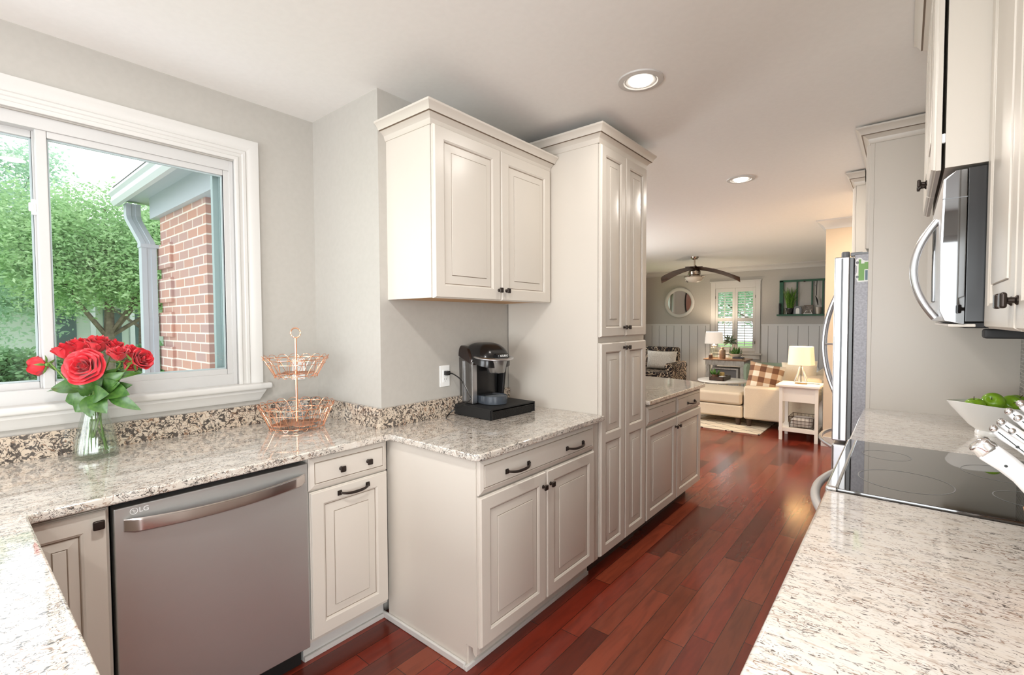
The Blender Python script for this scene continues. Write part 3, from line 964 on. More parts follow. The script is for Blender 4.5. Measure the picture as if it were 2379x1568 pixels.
for y in (3.545, 4.415):
    mb = MB(); mb.lathe([(.022, 0), (.022, .028), (.018, .034), (0, .036)], (-.285, y, 1.816), 16); mb.box(-.26, -.20, y - .02, y + .02, 1.82, 1.842, .004)
    mb.build('hinge_cover', M['grey'], c)
MB().box(-.23, .40, 3.53, 4.43, 0, .03).build('base_grille', M['blackm'], c)
# sticker-like magnet on its side
mg = thing('truck_magnet', 'green pickup truck magnet with white outline on the refrigerator side', 'magnet', (-.19, 3.511, 1.73))
mb = MB()
out = [(-.228, 1.800), (-.218, 1.806), (-.205, 1.803), (-.196, 1.790), (-.184, 1.786), (-.168, 1.786), (-.168, 1.664), (-.222, 1.660), (-.226, 1.676), (-.234, 1.688), (-.232, 1.705), (-.226, 1.72), (-.226, 1.755), (-.234, 1.768), (-.232, 1.786)]
mb.prism([(x, z) for (x, z) in out], 3.5095, 3.512, 0, axis='Y'); mb.build('backing', M['white'], mg, smooth=0)
gm = mat('green_print', sr(132, 184, 104), .5); bm_ = mat('blue_grey_print', sr(110, 136, 150), .5)
mb = MB(); mb.box(-.218, -.206, 3.5088, 3.5096, 1.670, 1.796); mb.box(-.206, -.190, 3.5088, 3.5096, 1.670, 1.770); mb.box(-.190, -.170, 3.5088, 3.5096, 1.735, 1.778)
mb.build('truck_print', gm, mg, smooth=0)
MB().box(-.186, -.174, 3.5086, 3.5097, 1.672, 1.73).build('window_print', bm_, mg, smooth=0)
for z in (1.777, 1.692): MB().ball((-.224, 3.509, z), .008, .001, .008, 12, 8).build('wheel_print', M['grey'], mg, smooth=0)

# ---- surround of the refrigerator: near side panel, cabinet above, crown
c = thing('refrigerator_cabinet', 'cream refrigerator surround: tall side panel behind the apples with crown and doors above the refrigerator', 'cabinet', (.15, 3.9, 0))
MB().box(-.165, XR - .002, 3.489, 3.509, 0, 2.475).build('side_panel', M['cab'], c, smooth=0)
MB().box(-.171, -.150, 3.486, 3.509, 0, 2.475, .002).build('front_stile', M['cab'], c)
MB().box(-.165, XR - .002, 3.509, 4.452, 1.865, 2.475).build('body', M['cab'], c, smooth=0)
for y in (3.982, 4.450):
    door(c, (-.171, y, 1.857), UNY, .464, .605)
crown(c, [(XR - .002, 3.487), (-.170, 3.487), (-.170, 4.455)], [(0, -1), (-1, 0)], 2.458, 1.1, 1.02)
c = thing('pantry_cabinet', 'cream tall cabinet with its own crown standing just past the refrigerator', 'cabinet', (.1, 4.8, 0))
MB().box(-.300, XR - .002, 4.462, 5.06, .0, 2.47).build('body', M['cab'], c, smooth=0)
door(c, (-.302, 5.055, .11), UNY, .585, 1.2); door(c, (-.302, 5.055, 1.34), UNY, .585, 1.1)
crown(c, [(-.246, 4.460), (-.302, 4.460), (-.302, 5.062), (XR - .002, 5.062)], [(0, -1), (-1, 0), (0, 1)], 2.450, 1.0, 1.1)

# ---- microwave over the range and the cabinets around it
c = thing('microwave', 'stainless over-the-range microwave with a bowed vertical handle above the black cooktop', 'microwave', (.27, 2.11, 1.42))
MB().box(.122, XR - .002, 1.738, 2.484, 1.428, 1.836, .003).build('body', M['blackst'] if 'blackst' in M else M['black'], c)
mb = MB()
mb.prism([(.082, 1.432), (.120, 1.422), (.120, 1.832), (.098, 1.832), (.074, 1.812), (.070, 1.64), (.072, 1.46)], 1.737, 2.485, .003, axis='Y')
d = mb.build('door', [M['steel_l']], c)
mb = MB(); mb.prism([(.086, 1.432), (.121, 1.423), (.121, 1.831), (.100, 1.831), (.079, 1.810), (.0755, 1.64), (.0775, 1.46)], 1.7352, 1.7392, 0, axis='Y')
mb.build('door_side', M['blackgl'], d, smooth=0)
mb = MB(); mb.box(.073, .077, 1.7348, 1.7395, 1.758, 1.7605); mb.box(.077, .122, 1.7346, 1.7395, 1.758, 1.7600)
mb.build('vent_line', M['grey'], d)
MB().box(.063, .076, 2.02, 2.44, 1.49, 1.74, .004).build('window', M['blackgl'], d)
mb = MB(); pts = []
for i in range(25):
    a = -1 + 2 * i / 24
    pts.append((.070 - .052 * (1 - a ** 2), 1.905, 1.585 + a * .145))
mb.tube(pts, .0105, 12)
mb.build('handle', M['satin'], d)
mb = MB(); mb.box(.12, XR - .01, 1.745, 2.478, 1.412, 1.428, .004)
mb.box(.16, .30, 1.74, 1.79, 1.385, 1.41, .006)
mb.build('underside', M['blackm'], c)
MB().box(.090, .145, 1.742, 2.478, 1.415, 1.4235, .003).build('vent_grille', M['cab'], c)

c = thing('wall_cabinet', 'cream two-door wall cabinet with crown directly above the microwave', 'cabinet', (.27, 2.11, 1.84))
MB().box(.076, XR - .002, 1.735, 2.487, 1.842, 2.475).build('body', M['cab'], c, smooth=0)
d = door(c, (.068, 2.105, 1.838), UNY, .368, .63)
knob(d, (.048, 2.085, 1.884), NX)
d = door(c, (.068, 2.484, 1.838), UNY, .372, .63)
knob(d, (.048, 2.137, 1.884), NX)
mb = MB(); mb.box(.068, .076, 1.737, 1.747, 1.91, 1.935, .002); mb.build('hinge', M['white'], c)
crown(c, [(.07, 1.733), (.07, 2.489), (XR - .002, 2.489)], [(-1, 0), (0, 1)], 2.455, 1.0, 1.1)

c = thing('wall_cabinet', 'cream wall cabinet nearest the camera at the right edge, round bronze-grey knob on its door', 'cabinet', (.31, 1.35, 1.41))
MB().box(.180, XR - .002, .78, 1.733, 1.418, 2.475).build('body', M['cab'], c, smooth=0)
d = door(c, (.178, 1.730, 1.412), UNY, .445, 1.05)
knob(d, (.158, 1.318, 1.470), NX, 1.15)
d = door(c, (.178, 1.280, 1.412), UNY, .445, 1.05)
knob(d, (.158, 1.252, 1.470), NX, 1.15)
c = thing('wall_cabinet', 'cream wall cabinet over the far right counter hidden behind the microwave', 'cabinet', (.31, 2.99, 1.41))
MB().box(.180, XR - .002, 2.492, 3.405, 1.418, 2.45).build('body', M['cab'], c, smooth=0)
for y in (3.403, 2.945):
    door(c, (.178, y, 1.412), UNY, .450, 1.03)
# ================================================================== THINGS ON THE COUNTERS

# ---- outlets
def outlet(label, o, n, horizontal=False):
    n = Vector(n); u = Vector((0, 0, 1)).cross(n)
    t = thing('wall_outlet', label, 'outlet', o)
    mb = MB(); mb.T = frame_matrix(Vector(o), u, (0, 0, 1))
    mb.box(-.036, .036, -.059, .059, 0, .006, .004)
    pl = mb.build('cover_plate', M['white'], t)
    mb = MB(); mb.T = frame_matrix(Vector(o), u, (0, 0, 1))
    mb.box(-.0165, .0165, -.034, .034, .004, .0085, .003)
    mb.build('receptacle', M['white'], t)
    mb = MB(); mb.T = frame_matrix(Vector(o), u, (0, 0, 1))
    for z in (-.018, .018):
        mb.box(-.007, -.0052, z - .004, z + .006, .0080, .0089); mb.box(.0052, .007, z - .004, z + .006, .0080, .0089); mb.lathe([(.0024, 0), (0, .0005)], (0, z - .010, .0084), 8)
    mb.build('slots', M['gasket'], pl, smooth=0)
    return t
outlet('white wall outlet with the black coffee maker plug in it', (XS, 1.783, 1.135), PX)
outlet('white wall outlet behind the copper wire stand', (XW, 1.262, 1.178), PX)

# ---- black pod drawer under the coffee maker
DR = Matrix.Translation((-1.815, 2.012, .914)) @ Matrix.Rotation(math.radians(-3), 4, 'Z')
t = thing('pod_drawer', 'low black storage drawer under the coffee maker', 'drawer box', (-1.815, 2.012, .914))
mb = MB(); mb.T = DR
mb.box(-.18, .165, -.175, .185, .052, .060, .002); mb.box(-.18, .160, -.175, -.168, .004, .053); mb.box(-.18, .160, .178, .185, .004, .053); mb.box(-.18, -.173, -.17, .18, .004, .053); mb.box(-.18, .16, -.17, .18, .004, .010)
mb.build('case', M['blackm'], t)
mesh_m = mat('black_wire_mesh', sr(24, 23, 23), .35, .5)
_n = N(mesh_m); _v = _n.coord((1, 1, 1)); _n.bump(_n.noise(_v, 260, 1), .6, .004)
mb = MB(); mb.T = DR; mb.box(.150, .163, -.166, .176, .007, .044, .002)
dr = mb.build('drawer_front', mesh_m, t)
mb = MB(); mb.T = DR; mb.box(.152, .168, -.17, -.163, .004, .056, .002); mb.box(.152, .168, .175, .182, .004, .056, .002); mb.box(.156, .166, -.165, .178, .044, .047)
mb.build('front_frame', M['black'], t)
for (x, y) in ((-.16, -.155), (-.16, .165), (.14, -.155), (.14, .165)):
    mb = MB(); mb.T = DR; mb.lathe([(.009, 0), (.009, .005)], (x, y, 0), 12); mb.build('foot', M['black'], t)

# ---- coffee maker
KM = Matrix.Translation((-1.86, 2.000, .974)) @ Matrix.Rotation(math.radians(-9), 4, 'Z')
t = thing('coffee_maker', 'black and grey single-serve coffee maker with silver handle standing on the black drawer', 'coffee maker', (-1.86, 2.0, .974))
km_side = mat('smoky_grey_tank', sr(88, 84, 80), .12, 0.3)
mb = MB(); mb.T = KM
def loft(mb, secs, mi=0, cap=True):
    n = len(secs[0]); vs = [p for s_ in secs for p in s_]; fs = []
    for i in range(len(secs) - 1):
        for j in range(n):
            j2 = (j + 1) % n
            fs.append((i * n + j, i * n + j2, (i + 1) * n + j2, (i + 1) * n + j))
    if cap: fs.append(tuple(range(n))[::-1]); fs.append(tuple((len(secs) - 1) * n + j for j in range(n)))
    mb.add(vs, fs, mi)
def rr_sec(x0, x1, y0, y1, z, r, n=5, zs=None):
    out = []
    for (cx, cy, a0) in ((x1 - r, y1 - r, 0), (x0 + r, y1 - r, 90), (x0 + r, y0 + r, 180), (x1 - r, y0 + r, 270)):
        for i in range(n):
            a = math.radians(a0 + 90 * i / (n - 1))
            x = cx + r * math.cos(a); y = cy + r * math.sin(a)
            out.append((x, y, z if zs is None else zs(x, y)))
    return out
# tower behind the cup bay
loft(mb, [rr_sec(-.110, .018, -.084, .088, .0, .03), rr_sec(-.112, .020, -.088, .092, .05, .03), rr_sec(-.116, .022, -.094, .098, .255, .035)])
mb.build('tower', M['black'], t)
mb = MB(); mb.T = KM     # water tank on the near side
loft(mb, [rr_sec(-.100, .030, -.112, -.082, .004, .012), rr_sec(-.104, .034, -.118, -.082, .245, .014, zs=lambda x, y: .258 - .10 * (x + .11) * .55)])
mb.build('water_tank', km_side, t, smooth=50)
mb = MB(); mb.T = KM
mb.box(-.052, -.046, -.121, -.110, .01, .24, .002); mb.box(-.036, -.031, -.121, -.110, .01, .24, .002); mb.box(.030, .038, -.117, -.085, .004, .238, .003)
mb.build('tank_rib', M['satin'], t)
mb = MB(); mb.T = KM     # far side cheek
loft(mb, [rr_sec(-.06, .045, .088, .106, .0, .008), rr_sec(-.07, .075, .092, .112, .25, .008)])
mb.build('side_cheek', M['black'], t, smooth=50)
mb = MB(); mb.T = KM     # dome
secs = []
for i in range(11):
    a = i / 10
    z = .246 + .098 * math.sin(a * PI / 2)
    k = math.cos(a * PI / 2) ** .62 if a < 1 else 0.05
    secs.append([(-.03 + (x + .03) * max(k, .06) + .03 * a, .003 + (y - .003) * max(k, .06), z + (-.035 * max(0, (x - .0)) / .12 * (1 - a))) for (x, y, _) in rr_sec(-.120, .135, -.112, .112, 0, .07, 7)])
loft(mb, secs)
mb.build('lid', M['black'], t, smooth=50)
mb = MB(); mb.T = KM     # tank lid, raised swoop on the near side
secs = []
for i in range(8):
    a = i / 7
    k = math.cos(a * PI / 2) ** .6 if a < 1 else .08
    secs.append([(-.04 + (x + .04) * max(k, .1) - .045 * a, -.085 + (y + .085) * max(k, .25), .250 + .075 * math.sin(a * PI / 2) - .35 * (x + .04) * (1 - a)) for (x, y, _) in rr_sec(-.110, .042, -.122, -.06, 0, .02)])
loft(mb, secs)
mb.build('tank_lid', mat('dark_brown_gloss', sr(40, 30, 27), .15), t, smooth=50)
mb = MB(); mb.T = KM     # brew head
mb.lathe([(.046, .175), (.050, .18), (.064, .246), (.066, .262), (.02, .264)], (.098, .004, 0), 28)
mb.build('brew_head', mat('gunmetal', sr(150, 150, 150), .22, .9), t)
mb = MB(); mb.T = KM     # horseshoe handle
pts = []
for i in range(29):
    a = math.radians(-122 + 244 * i / 28)
    pts.append((.072 + .100 * math.cos(a), .004 + .106 * math.sin(a), .262 - .010 * math.cos(a)))
mb.tube(pts, .0135, 10, flat=.55)
mb.build('handle', M['satin'], t)
mb = MB(); mb.T = KM
mb.box(.118, .166, -.034, .044, .262, .284, .008, seg=3)
mb.build('badge', M['black'], t)
text('badge_lettering', 'KEURIG', .0165, KM @ frame_matrix(Vector((.1665, .005, .273)), (0, 1, 0), (0, 0, 1)), M['white'], t)
mb = MB(); mb.T = KM     # drip tray with grate
mb.lathe([(.068, 0), (.074, .003), (.075, .046), (.071, .048), (.069, .040), (0, .040)], (.080, .004, 0), 36)
mb.box(.0, .07, -.07, .078, .002, .046, .004)
tr = mb.build('drip_tray', mat('slate_plastic', sr(66, 72, 80), .25), t)
mb = MB(); mb.T = KM
for i in range(-4, 5): mb.box(.080 - .055, .080 + .055, .004 + i * .012 - .003, .004 + i * .012 + .003, .041, .046)
mb.build('grate', M['grey'], tr)
mb = MB(); mb.T = KM; mb.box(-.10, .03, -.10, .10, -.002, .012, .004); mb.build('base', M['black'], t)
mb = MB()
pts = [(-1.947, 1.806, 1.151), (-1.915, 1.812, 1.143), (-1.862, 1.815, 1.114), (-1.808, 1.815, 1.050), (-1.792, 1.812, 1.018), (-1.825, 1.806, .996), (-1.875, 1.800, .968), (-1.915, 1.785, .940), (-1.905, 1.745, .922), (-1.888, 1.725, .9185)]
from mathutils import geometry
sm = []
for i in range(len(pts) - 1):
    p0 = Vector(pts[max(i - 1, 0)]); p1 = Vector(pts[i]); p2 = Vector(pts[i + 1]); p3 = Vector(pts[min(i + 2, len(pts) - 1)])
    for k in range(5):
        u = k / 5
        sm.append(.5 * ((2 * p1) + (p2 - p0) * u + (2 * p0 - 5 * p1 + 4 * p2 - p3) * u * u + (3 * p1 - p0 - 3 * p2 + p3) * u ** 3))
sm.append(Vector(pts[-1]))
mb.tube(sm, .0035, 8)
cd = mb.build('cord', M['black'], t)
mb = MB(); mb.box(XS + .008, XS + .034, 1.772, 1.800, 1.140, 1.164, .004); mb.tube([(XS + .008, 1.793, 1.152), (-1.947, 1.806, 1.151)], .0065, 8)
mb.build('plug', M['black'], cd)

# ---- two-tier copper wire stand
SX, SY = -2.319, 1.124
t = thing('tiered_basket', 'two-tier copper wire basket stand with a ring handle in the window corner', 'basket stand', (SX, SY, .914))
mb = MB(); mb.tube([(SX, SY, .945), (SX, SY, 1.360)], .0055, 10)
mb.lathe([(.0, -.004), (.009, 0), (.0085, .012), (0, .016)], (SX, SY, 1.182), 12)
mb.build('pole', M['copper'], t)
ry = (.771, .637)
mb = MB(); mb.tube([(SX + ry[0] * .024 * math.cos(a), SY + ry[1] * .024 * math.cos(a), 1.384 + .024 * math.sin(a)) for a in [2 * PI * k / 28 for k in range(28)]], .0032, 8, True)
mb.build('ring_handle', M['copper'], t)
def tier(nm, z0, z1, rb, rt, n):
    mb = MB()
    for (r, z, w) in ((rt * .985, z1 - .012, .0019), (rb + (rt - rb) * .70, z0 + (z1 - z0) * .66, .0014), (rb, z0 + .012, .0019)):
        mb.tube([(SX + r * math.cos(a), SY + r * math.sin(a), z) for a in [2 * PI * k / 40 for k in range(40)]], w, 6, True)
    da = 2 * PI / n
    for k in range(n):
        pts = []
        for i in range(17):           # tall loop spanning two steps
            u = -1 + 2 * i / 16
            h = 1 - abs(u) ** 2.6
            a = (k + u * .95) * da
            r = rb + (rt - rb) * h
            pts.append((SX + r * math.cos(a), SY + r * math.sin(a), z0 + .008 + (z1 - z0 - .004) * h))
        mb.tube(pts, .0013, 5)
        pts = []
        for i in range(9):            # small scroll foot under the rim
            b = PI * i / 8
            a = (k + .5 - .28 * math.cos(b)) * da
            pts.append((SX + rb * math.cos(a), SY + rb * math.sin(a), z0 + .012 - .0105 * math.sin(b)))
        mb.tube(pts, .0013, 5)
    o = mb.build(nm, M['copper'], t)
    return o
b1 = tier('lower_basket', .914, 1.036, .125, .176, 18)
b2 = tier('upper_basket', 1.164, 1.268, .098, .152, 16)
for (z, r, pb) in ((.934, .118, b1), (1.184, .093, b2)):
    mb = MB(); vs = []; fs = []
    L = 40
    for i in range(L):
        a = 2 * PI * i / L
        q = r * (.55 + .45 * abs(math.cos(2 * a)) ** .8)
        for (k, dz) in ((1, 0), (.55, -.006)):
            vs.append((SX + q * k * math.cos(a), SY + q * k * math.sin(a), z + dz + .004))
    for i in range(L):
        j = (i + 1) % L
        fs.append((2 * i, 2 * j, 2 * j + 1, 2 * i + 1))
    fs.append(tuple(2 * i + 1 for i in range(L)))
    mb.add(vs, fs); o = mb.build('petal_plate', M['copper'], pb, smooth=60)
    so = o.modifiers.new('t', 'SOLIDIFY'); so.thickness = .001

# ---- vase with roses
VX, VY = -2.436, .381
t = thing('vase', 'fluted clear glass vase half full of water on the window counter', 'vase', (VX, VY, .914))
def flute(prof, n=72, wob=.035):
    vs = []; fs = []; k = len(prof)
    for (r, z, w) in prof:
        for j in range(n):
            a = 2 * PI * j / n
            q = r * (1 + w * math.cos(12 * a))
            vs.append((VX + q * math.cos(a), VY + q * math.sin(a), .914 + z))
    for i in range(k - 1):
        for j in range(n):
            j2 = (j + 1) % n
            fs.append((i * n + j, i * n + j2, (i + 1) * n + j2, (i + 1) * n + j))
    fs.append(tuple(range(n))[::-1]); fs.append(tuple((k - 1) * n + j for j in range(n)))
    return vs, fs
outp = [(.066, .0, 0), (.070, .004, .01), (.069, .03, .02), (.060, .085, .03), (.046, .14, .035), (.0385, .17, .035), (.039, .19, .03), (.045, .212, .02), (.052, .228, .01), (.053, .230, 0)]
inp = [(.050, .229, 0), (.042, .211, 0), (.0355, .19, 0), (.035, .17, 0), (.042, .14, 0), (.056, .085, 0), (.0645, .03, 0), (.062, .016, 0)]
vs, fs = flute(outp + inp)
MB().add(vs, fs).build('glass_body', M['vase_glass'], t, smooth=60)
vs, fs = flute([(.0615, .0165, 0), (.0637, .03, 0), (.0570, .076, 0), (.0560, .0765, 0)])
MB().add(vs, fs).build('water', M['vase_water'], t, smooth=40)

M['petal'] = noisy('red_rose_petal', sr(196, 20, 36), sr(214, 38, 52), 60, .42, lo=.3, hi=.7)
M['petal'].node_tree.nodes['Principled BSDF'].inputs['Sheen Weight'].default_value = .25
M['leaf'] = noisy('rose_leaf', sr(44, 84, 30), sr(74, 112, 44), 70, .32, lo=.3, hi=.7)
M['stem'] = noisy('rose_stem', sr(84, 120, 44), sr(110, 140, 60), 40, .4)
M['sepal'] = mat('rose_sepal', sr(104, 140, 66), .45)


def petal(mb, yaw, R0, R1, z0, z1, half, lean, seg=7, lip=.006, ph=0.0):
    """one cupped petal wrapping part of a circle"""
    vs = []; fs = []
    nu, nv = 9, seg
    for j in range(nv + 1):
        v = j / nv
        for i in range(nu + 1):
            u = -1 + 2 * i / nu
            wv = half * (0.55 + 0.45 * math.sin(min(1, v * 1.25) * PI / 2)) * (1 - .25 * max(0, v - .8) / .2)
            a = yaw + u * wv
            r = R0 + (R1 - R0) * (math.sin(v * PI / 2) ** .8) + lean * v ** 3 + lip * max(0, v - .75) / .25 * (1 + .3 * math.cos(3 * u + ph))
            z = z0 + (z1 - z0) * v - .22 * (z1 - z0) * (abs(u) ** 3) * v - lip * 1.2 * max(0, v - .85) / .15 * (.6 + .4 * math.sin(4 * u + ph))
            vs.append((r * math.cos(a), r * math.sin(a), z))
    for j in range(nv):
        for i in range(nu):
            k = j * (nu + 1) + i
            fs.append((k, k + 1, k + nu + 2, k + nu + 1))
    mb.add(vs, fs)


def leaf_mesh(mb, base, tip, width, up=(0, 0, 1), fold=.25, droop=.15):
    base = Vector(base); tip = Vector(tip); d = tip - base; L = d.length
    d.normalize(); side = d.cross(Vector(up))
    if side.length < .05: side = d.cross(Vector((1, 0, 0)))
    side.normalize(); nn = side.cross(d).normalized()
    vs = []; fs = []
    K = 9
    for i in range(K + 1):
        v = i / K
        w = width / 2 * (math.sin(PI * v ** .82) ** .85 if 0 < v < 1 else 0.02)
        c = base + d * (L * v) + nn * (droop * L * math.sin(v * PI))
        for (s_, q) in ((-1, 1), (-.5, .35), (0, 0), (.5, .35), (1, 1)):
            vs.append(c + side * (s_ * w) + nn * (fold * w * q))
    for i in range(K):
        for j in range(4):
            k = i * 5 + j
            fs.append((k, k + 1, k + 6, k + 5))
    mb.add(vs, fs)


def rose(label, pos, facing, size, openness, leaves=(), neck=None):
    """pos = centre of the bloom, facing = direction the bloom looks"""
    t = thing('rose', label, 'rose', (VX, VY, 1.14), 'red roses in the glass vase')
    f = Vector(facing).normalized(); P = Vector(pos)
    q = Vector((0, 0, 1)).rotation_difference(f).to_matrix().to_4x4()
    s = size / 2
    base = P - f * s * .62
    mb = MB(); mb.T = Matrix.Translation(base) @ q
    rnd = random.Random(int(abs(P.x * 7919 + P.y * 6007 + P.z * 331) * 1000))
    rows = [(3, .10, .20, .30, 1.30, 1.2), (3, .18, .33, .22, 1.26, 1.1), (4, .26, .50, .14, 1.20, .98), (5, .34, .66, .08, 1.10, .86), (5, .40, .82, .03, .98, .84), (6, .42, 1.0, .0, .78, .80)]
    nrow = 4 if openness < .5 else (5 if openness < .8 else 6)
    for ri, (n, r0, r1, z0, z1, half) in enumerate(rows[:nrow]):
        sc = 1.0 if openness > .8 else (.95 if nrow == 5 else 1.15)
        off = rnd.random() * 6
        for k in range(n):
            petal(mb, off + 2 * PI * k / n + rnd.uniform(-.12, .12), r0 * s * sc * .55, r1 * s * sc, z0 * s, z1 * s * rnd.uniform(.94, 1.05) * (1 if openness > .8 else 1.22), half, s * (.16 * openness if ri >= 3 else .02), lip=s * (.13 if ri >= 2 else .05), ph=rnd.random() * 6)
    # closed heart
    vs = []; fs = []
    for i in range(60):
        a = i * .36; r = s * (.02 + .0030 * i)
        for (z, k) in ((.3, 1.2), (1.30 - .002 * i, 1.0)):
            vs.append((r * k * math.cos(a), r * k * math.sin(a), z * s))
    for i in range(59): fs.append((2 * i, 2 * i + 1, 2 * i + 3, 2 * i + 2))
    mb.add(vs, fs)
    b = mb.build('bloom', M['petal'], t, smooth=80, keep=True)
    sb = b.modifiers.new('soft', 'SUBSURF'); sb.levels = 1; sb.render_levels = 1
    mb = MB(); mb.T = Matrix.Translation(base) @ q
    mb.lathe([(.0, -.24 * s), (.14 * s, -.20 * s), (.20 * s, -.06 * s), (.16 * s, .06 * s)], n=10)
    mb.build('hip', M['sepal'], t)
    for k in range(5):
        mb = MB(); mb.T = Matrix.Translation(base) @ q
        a = k * 2 * PI / 5 + .4
        ca, sa = math.cos(a), math.sin(a)
        leaf_mesh(mb, (.12 * s * ca, .12 * s * sa, -.02 * s), (1.0 * s * ca, 1.0 * s * sa, rnd.uniform(-.2, .32) * s), .24 * s, up=(ca * .2, sa * .2, 1), fold=.2, droop=-.14)
        mb.build('sepal', M['sepal'], t)
    # stem runs down through the neck into the water
    foot = Vector((VX + rnd.uniform(-.040, .040), VY + rnd.uniform(-.040, .040), .935))
    ne = Vector((VX + (P.x - VX) * .12 + rnd.uniform(-.012, .012), VY + (P.y - VY) * .12 + rnd.uniform(-.012, .012), 1.095))
    b0 = base - f * s * .2
    pts = []
    ctrl = [foot, ne, ne + (b0 - ne) * .5 + Vector((0, 0, .012)), b0 - f * .012, b0]
    for i in range(len(ctrl) - 1):
        p0 = ctrl[max(i - 1, 0)]; p1 = ctrl[i]; p2 = ctrl[i + 1]; p3 = ctrl[min(i + 2, len(ctrl) - 1)]
        for k in range(6):
            u = k / 6
            pts.append(.5 * ((2 * p1) + (p2 - p0) * u + (2 * p0 - 5 * p1 + 4 * p2 - p3) * u * u + (3 * p1 - p0 - 3 * p2 + p3) * u ** 3))
    pts.append(b0)
    mb = MB(); mb.tube(pts, .0030, 7); mb.build('stem', M['stem'], t)
    for (a, c_, w, up) in leaves:
        mb = MB(); leaf_mesh(mb, a, c_, w, up, .22, .10); mb.build('leaf', M['leaf'], t, smooth=60)
    return t


vd = Vector((.84, -.5, .18))           # roughly towards the room
rt = Vector((.771, .637, 0))
def bq(r_, z, d=0.0):
    """point of the bouquet: r_ metres to the room-side right, z height, d towards the room"""
    return Vector((VX, VY, 0)) + rt * r_ + Vector((.986, -.154, .06)) * d + Vector((0, 0, z))
rose('half-closed red rose drooping out alone at the far left of the bouquet', bq(-.205, 1.272, -.01), (-.82, -.55, -.12), .078, .6,
     [(bq(-.03, 1.19, .03), bq(-.10, 1.235, .03), .05, vd), (bq(-.02, 1.18, .03), bq(-.165, 1.185, .05), .075, (.6, -.4, .7)), (bq(-.03, 1.17, .03), bq(-.185, 1.170, .03), .05, (.2, -.4, .9))])
rose('red rose in profile at the upper left of the bouquet', bq(-.108, 1.322, .01), (-.25, -.12, .95), .082, .6,
     [(bq(-.02, 1.19, .02), bq(-.09, 1.285, .0), .05, vd), (bq(-.02, 1.16, .03), bq(-.112, 1.135, .05), .066, vd)])
rose('red rose standing second from the left along the top of the bouquet', bq(-.056, 1.345, -.03), (-.1, .1, 1), .078, .55,
     [(bq(.0, 1.2, -.02), bq(-.05, 1.285, -.03), .05, vd)])
rose('small red rose tucked between the two tallest blooms', bq(-.015, 1.350, -.06), (0, .1, 1), .066, .45)
rose('tallest red rose at the top middle of the bouquet', bq(.022, 1.350, -.02), (.2, .1, .95), .088, .6,
     [(bq(.005, 1.2, 0), bq(.02, 1.29, .0), .055, vd), (bq(0, 1.19, .04), bq(-.035, 1.25, .05), .055, vd)])
rose('red rose half hidden just right of the tallest bloom', bq(.082, 1.338, -.05), (.3, .25, .9), .076, .6)
rose('largest red rose wide open and facing the room at the bouquet front', bq(-.034, 1.268, .105), (.78, -.60, .30), .108, 1.0,
     [(bq(-.01, 1.16, .05), bq(-.018, 1.075, .09), .062, vd), (bq(.0, 1.16, .06), bq(.045, 1.090, .09), .066, vd), (bq(0, 1.16, .05), bq(.055, 1.165, .11), .068, vd), (bq(-.01, 1.15, .05), bq(-.075, 1.095, .08), .066, vd), (bq(0, 1.17, .03), bq(-.06, 1.20, .08), .06, vd), (bq(.0, 1.18, .02), bq(.035, 1.225, .06), .06, vd)])
rose('cup-shaped red rose right of the large open one', bq(.098, 1.312, .03), (.25, -.1, .95), .076, .55,
     [(bq(.02, 1.18, .03), bq(.118, 1.245, .05), .062, vd), (bq(.02, 1.17, .04), bq(.135, 1.158, .06), .080, (.6, -.5, .6)), (bq(.03, 1.19, .02), bq(.09, 1.26, .03), .055, vd), (bq(.03, 1.18, .03), bq(.10, 1.205, .06), .06, vd)])
rose('red rose behind the rightmost bloom', bq(.148, 1.318, -.03), (.4, .25, .85), .070, .5,
     [(bq(.03, 1.19, .0), bq(.13, 1.255, -.02), .05, vd), (bq(.02, 1.17, .03), bq(.150, 1.195, .01), .055, vd)])
rose('rightmost red rose leaning out with its green stem showing', bq(.180, 1.292, .03), (.80, .45, .30), .084, .6,
     [(bq(.06, 1.20, .03), bq(.185, 1.240, .03), .045, (.5, -.4, .8)), (bq(.05, 1.17, .04), bq(.178, 1.098, .04), .048, vd)])
rose('small red bloom low between the rightmost rose and its leaves', bq(.138, 1.262, -.02), (.5, .3, .5), .056, .4)

# ---- fruit bowl and apples
BX, BY = .322, 3.030
t = thing('fruit_bowl', 'white boat-shaped china bowl of green apples on the far right counter', 'bowl', (BX, BY, .914))
ax = Vector((.64, .768, 0)); bx = Vector((-.768, .64, 0))
vs = []; fs = []; n = 56
prof = [(.42, 0.0), (.44, .006), (.42, .020), (.55, .045), (.78, .095), (.93, .128), (1.0, .150), (.985, .152), (.90, .122), (.74, .090), (.5, .045), (.30, .026)]
for (r, z) in prof:
    for j in range(n):
        a = 2 * PI * j / n
        ca, sa = math.cos(a), math.sin(a)
        lift = .016 * (abs(ca) ** 2.5) * (z / .15) ** 2 - .012 * (z / .15) ** 2
        e = 1 if r > .5 else .85
        p = Vector((BX, BY, .914)) + ax * (ca * r * .192 * e) + bx * (sa * r * .145) + Vector((0, 0, z + lift))
        vs.append(p)
k = len(prof)
for i in range(k - 1):
    for j in range(n):
        j2 = (j + 1) % n
        fs.append((i * n + j, i * n + j2, (i + 1) * n + j2, (i + 1) * n + j))
fs.append(tuple(range(n))[::-1]); fs.append(tuple((k - 1) * n + j for j in range(n)))
MB().add(vs, fs).build('bowl', M['china'], t, smooth=60)
ap_m = noisy('green_apple_skin', sr(112, 158, 24), sr(140, 182, 44), 30, .24, lo=.3, hi=.7)
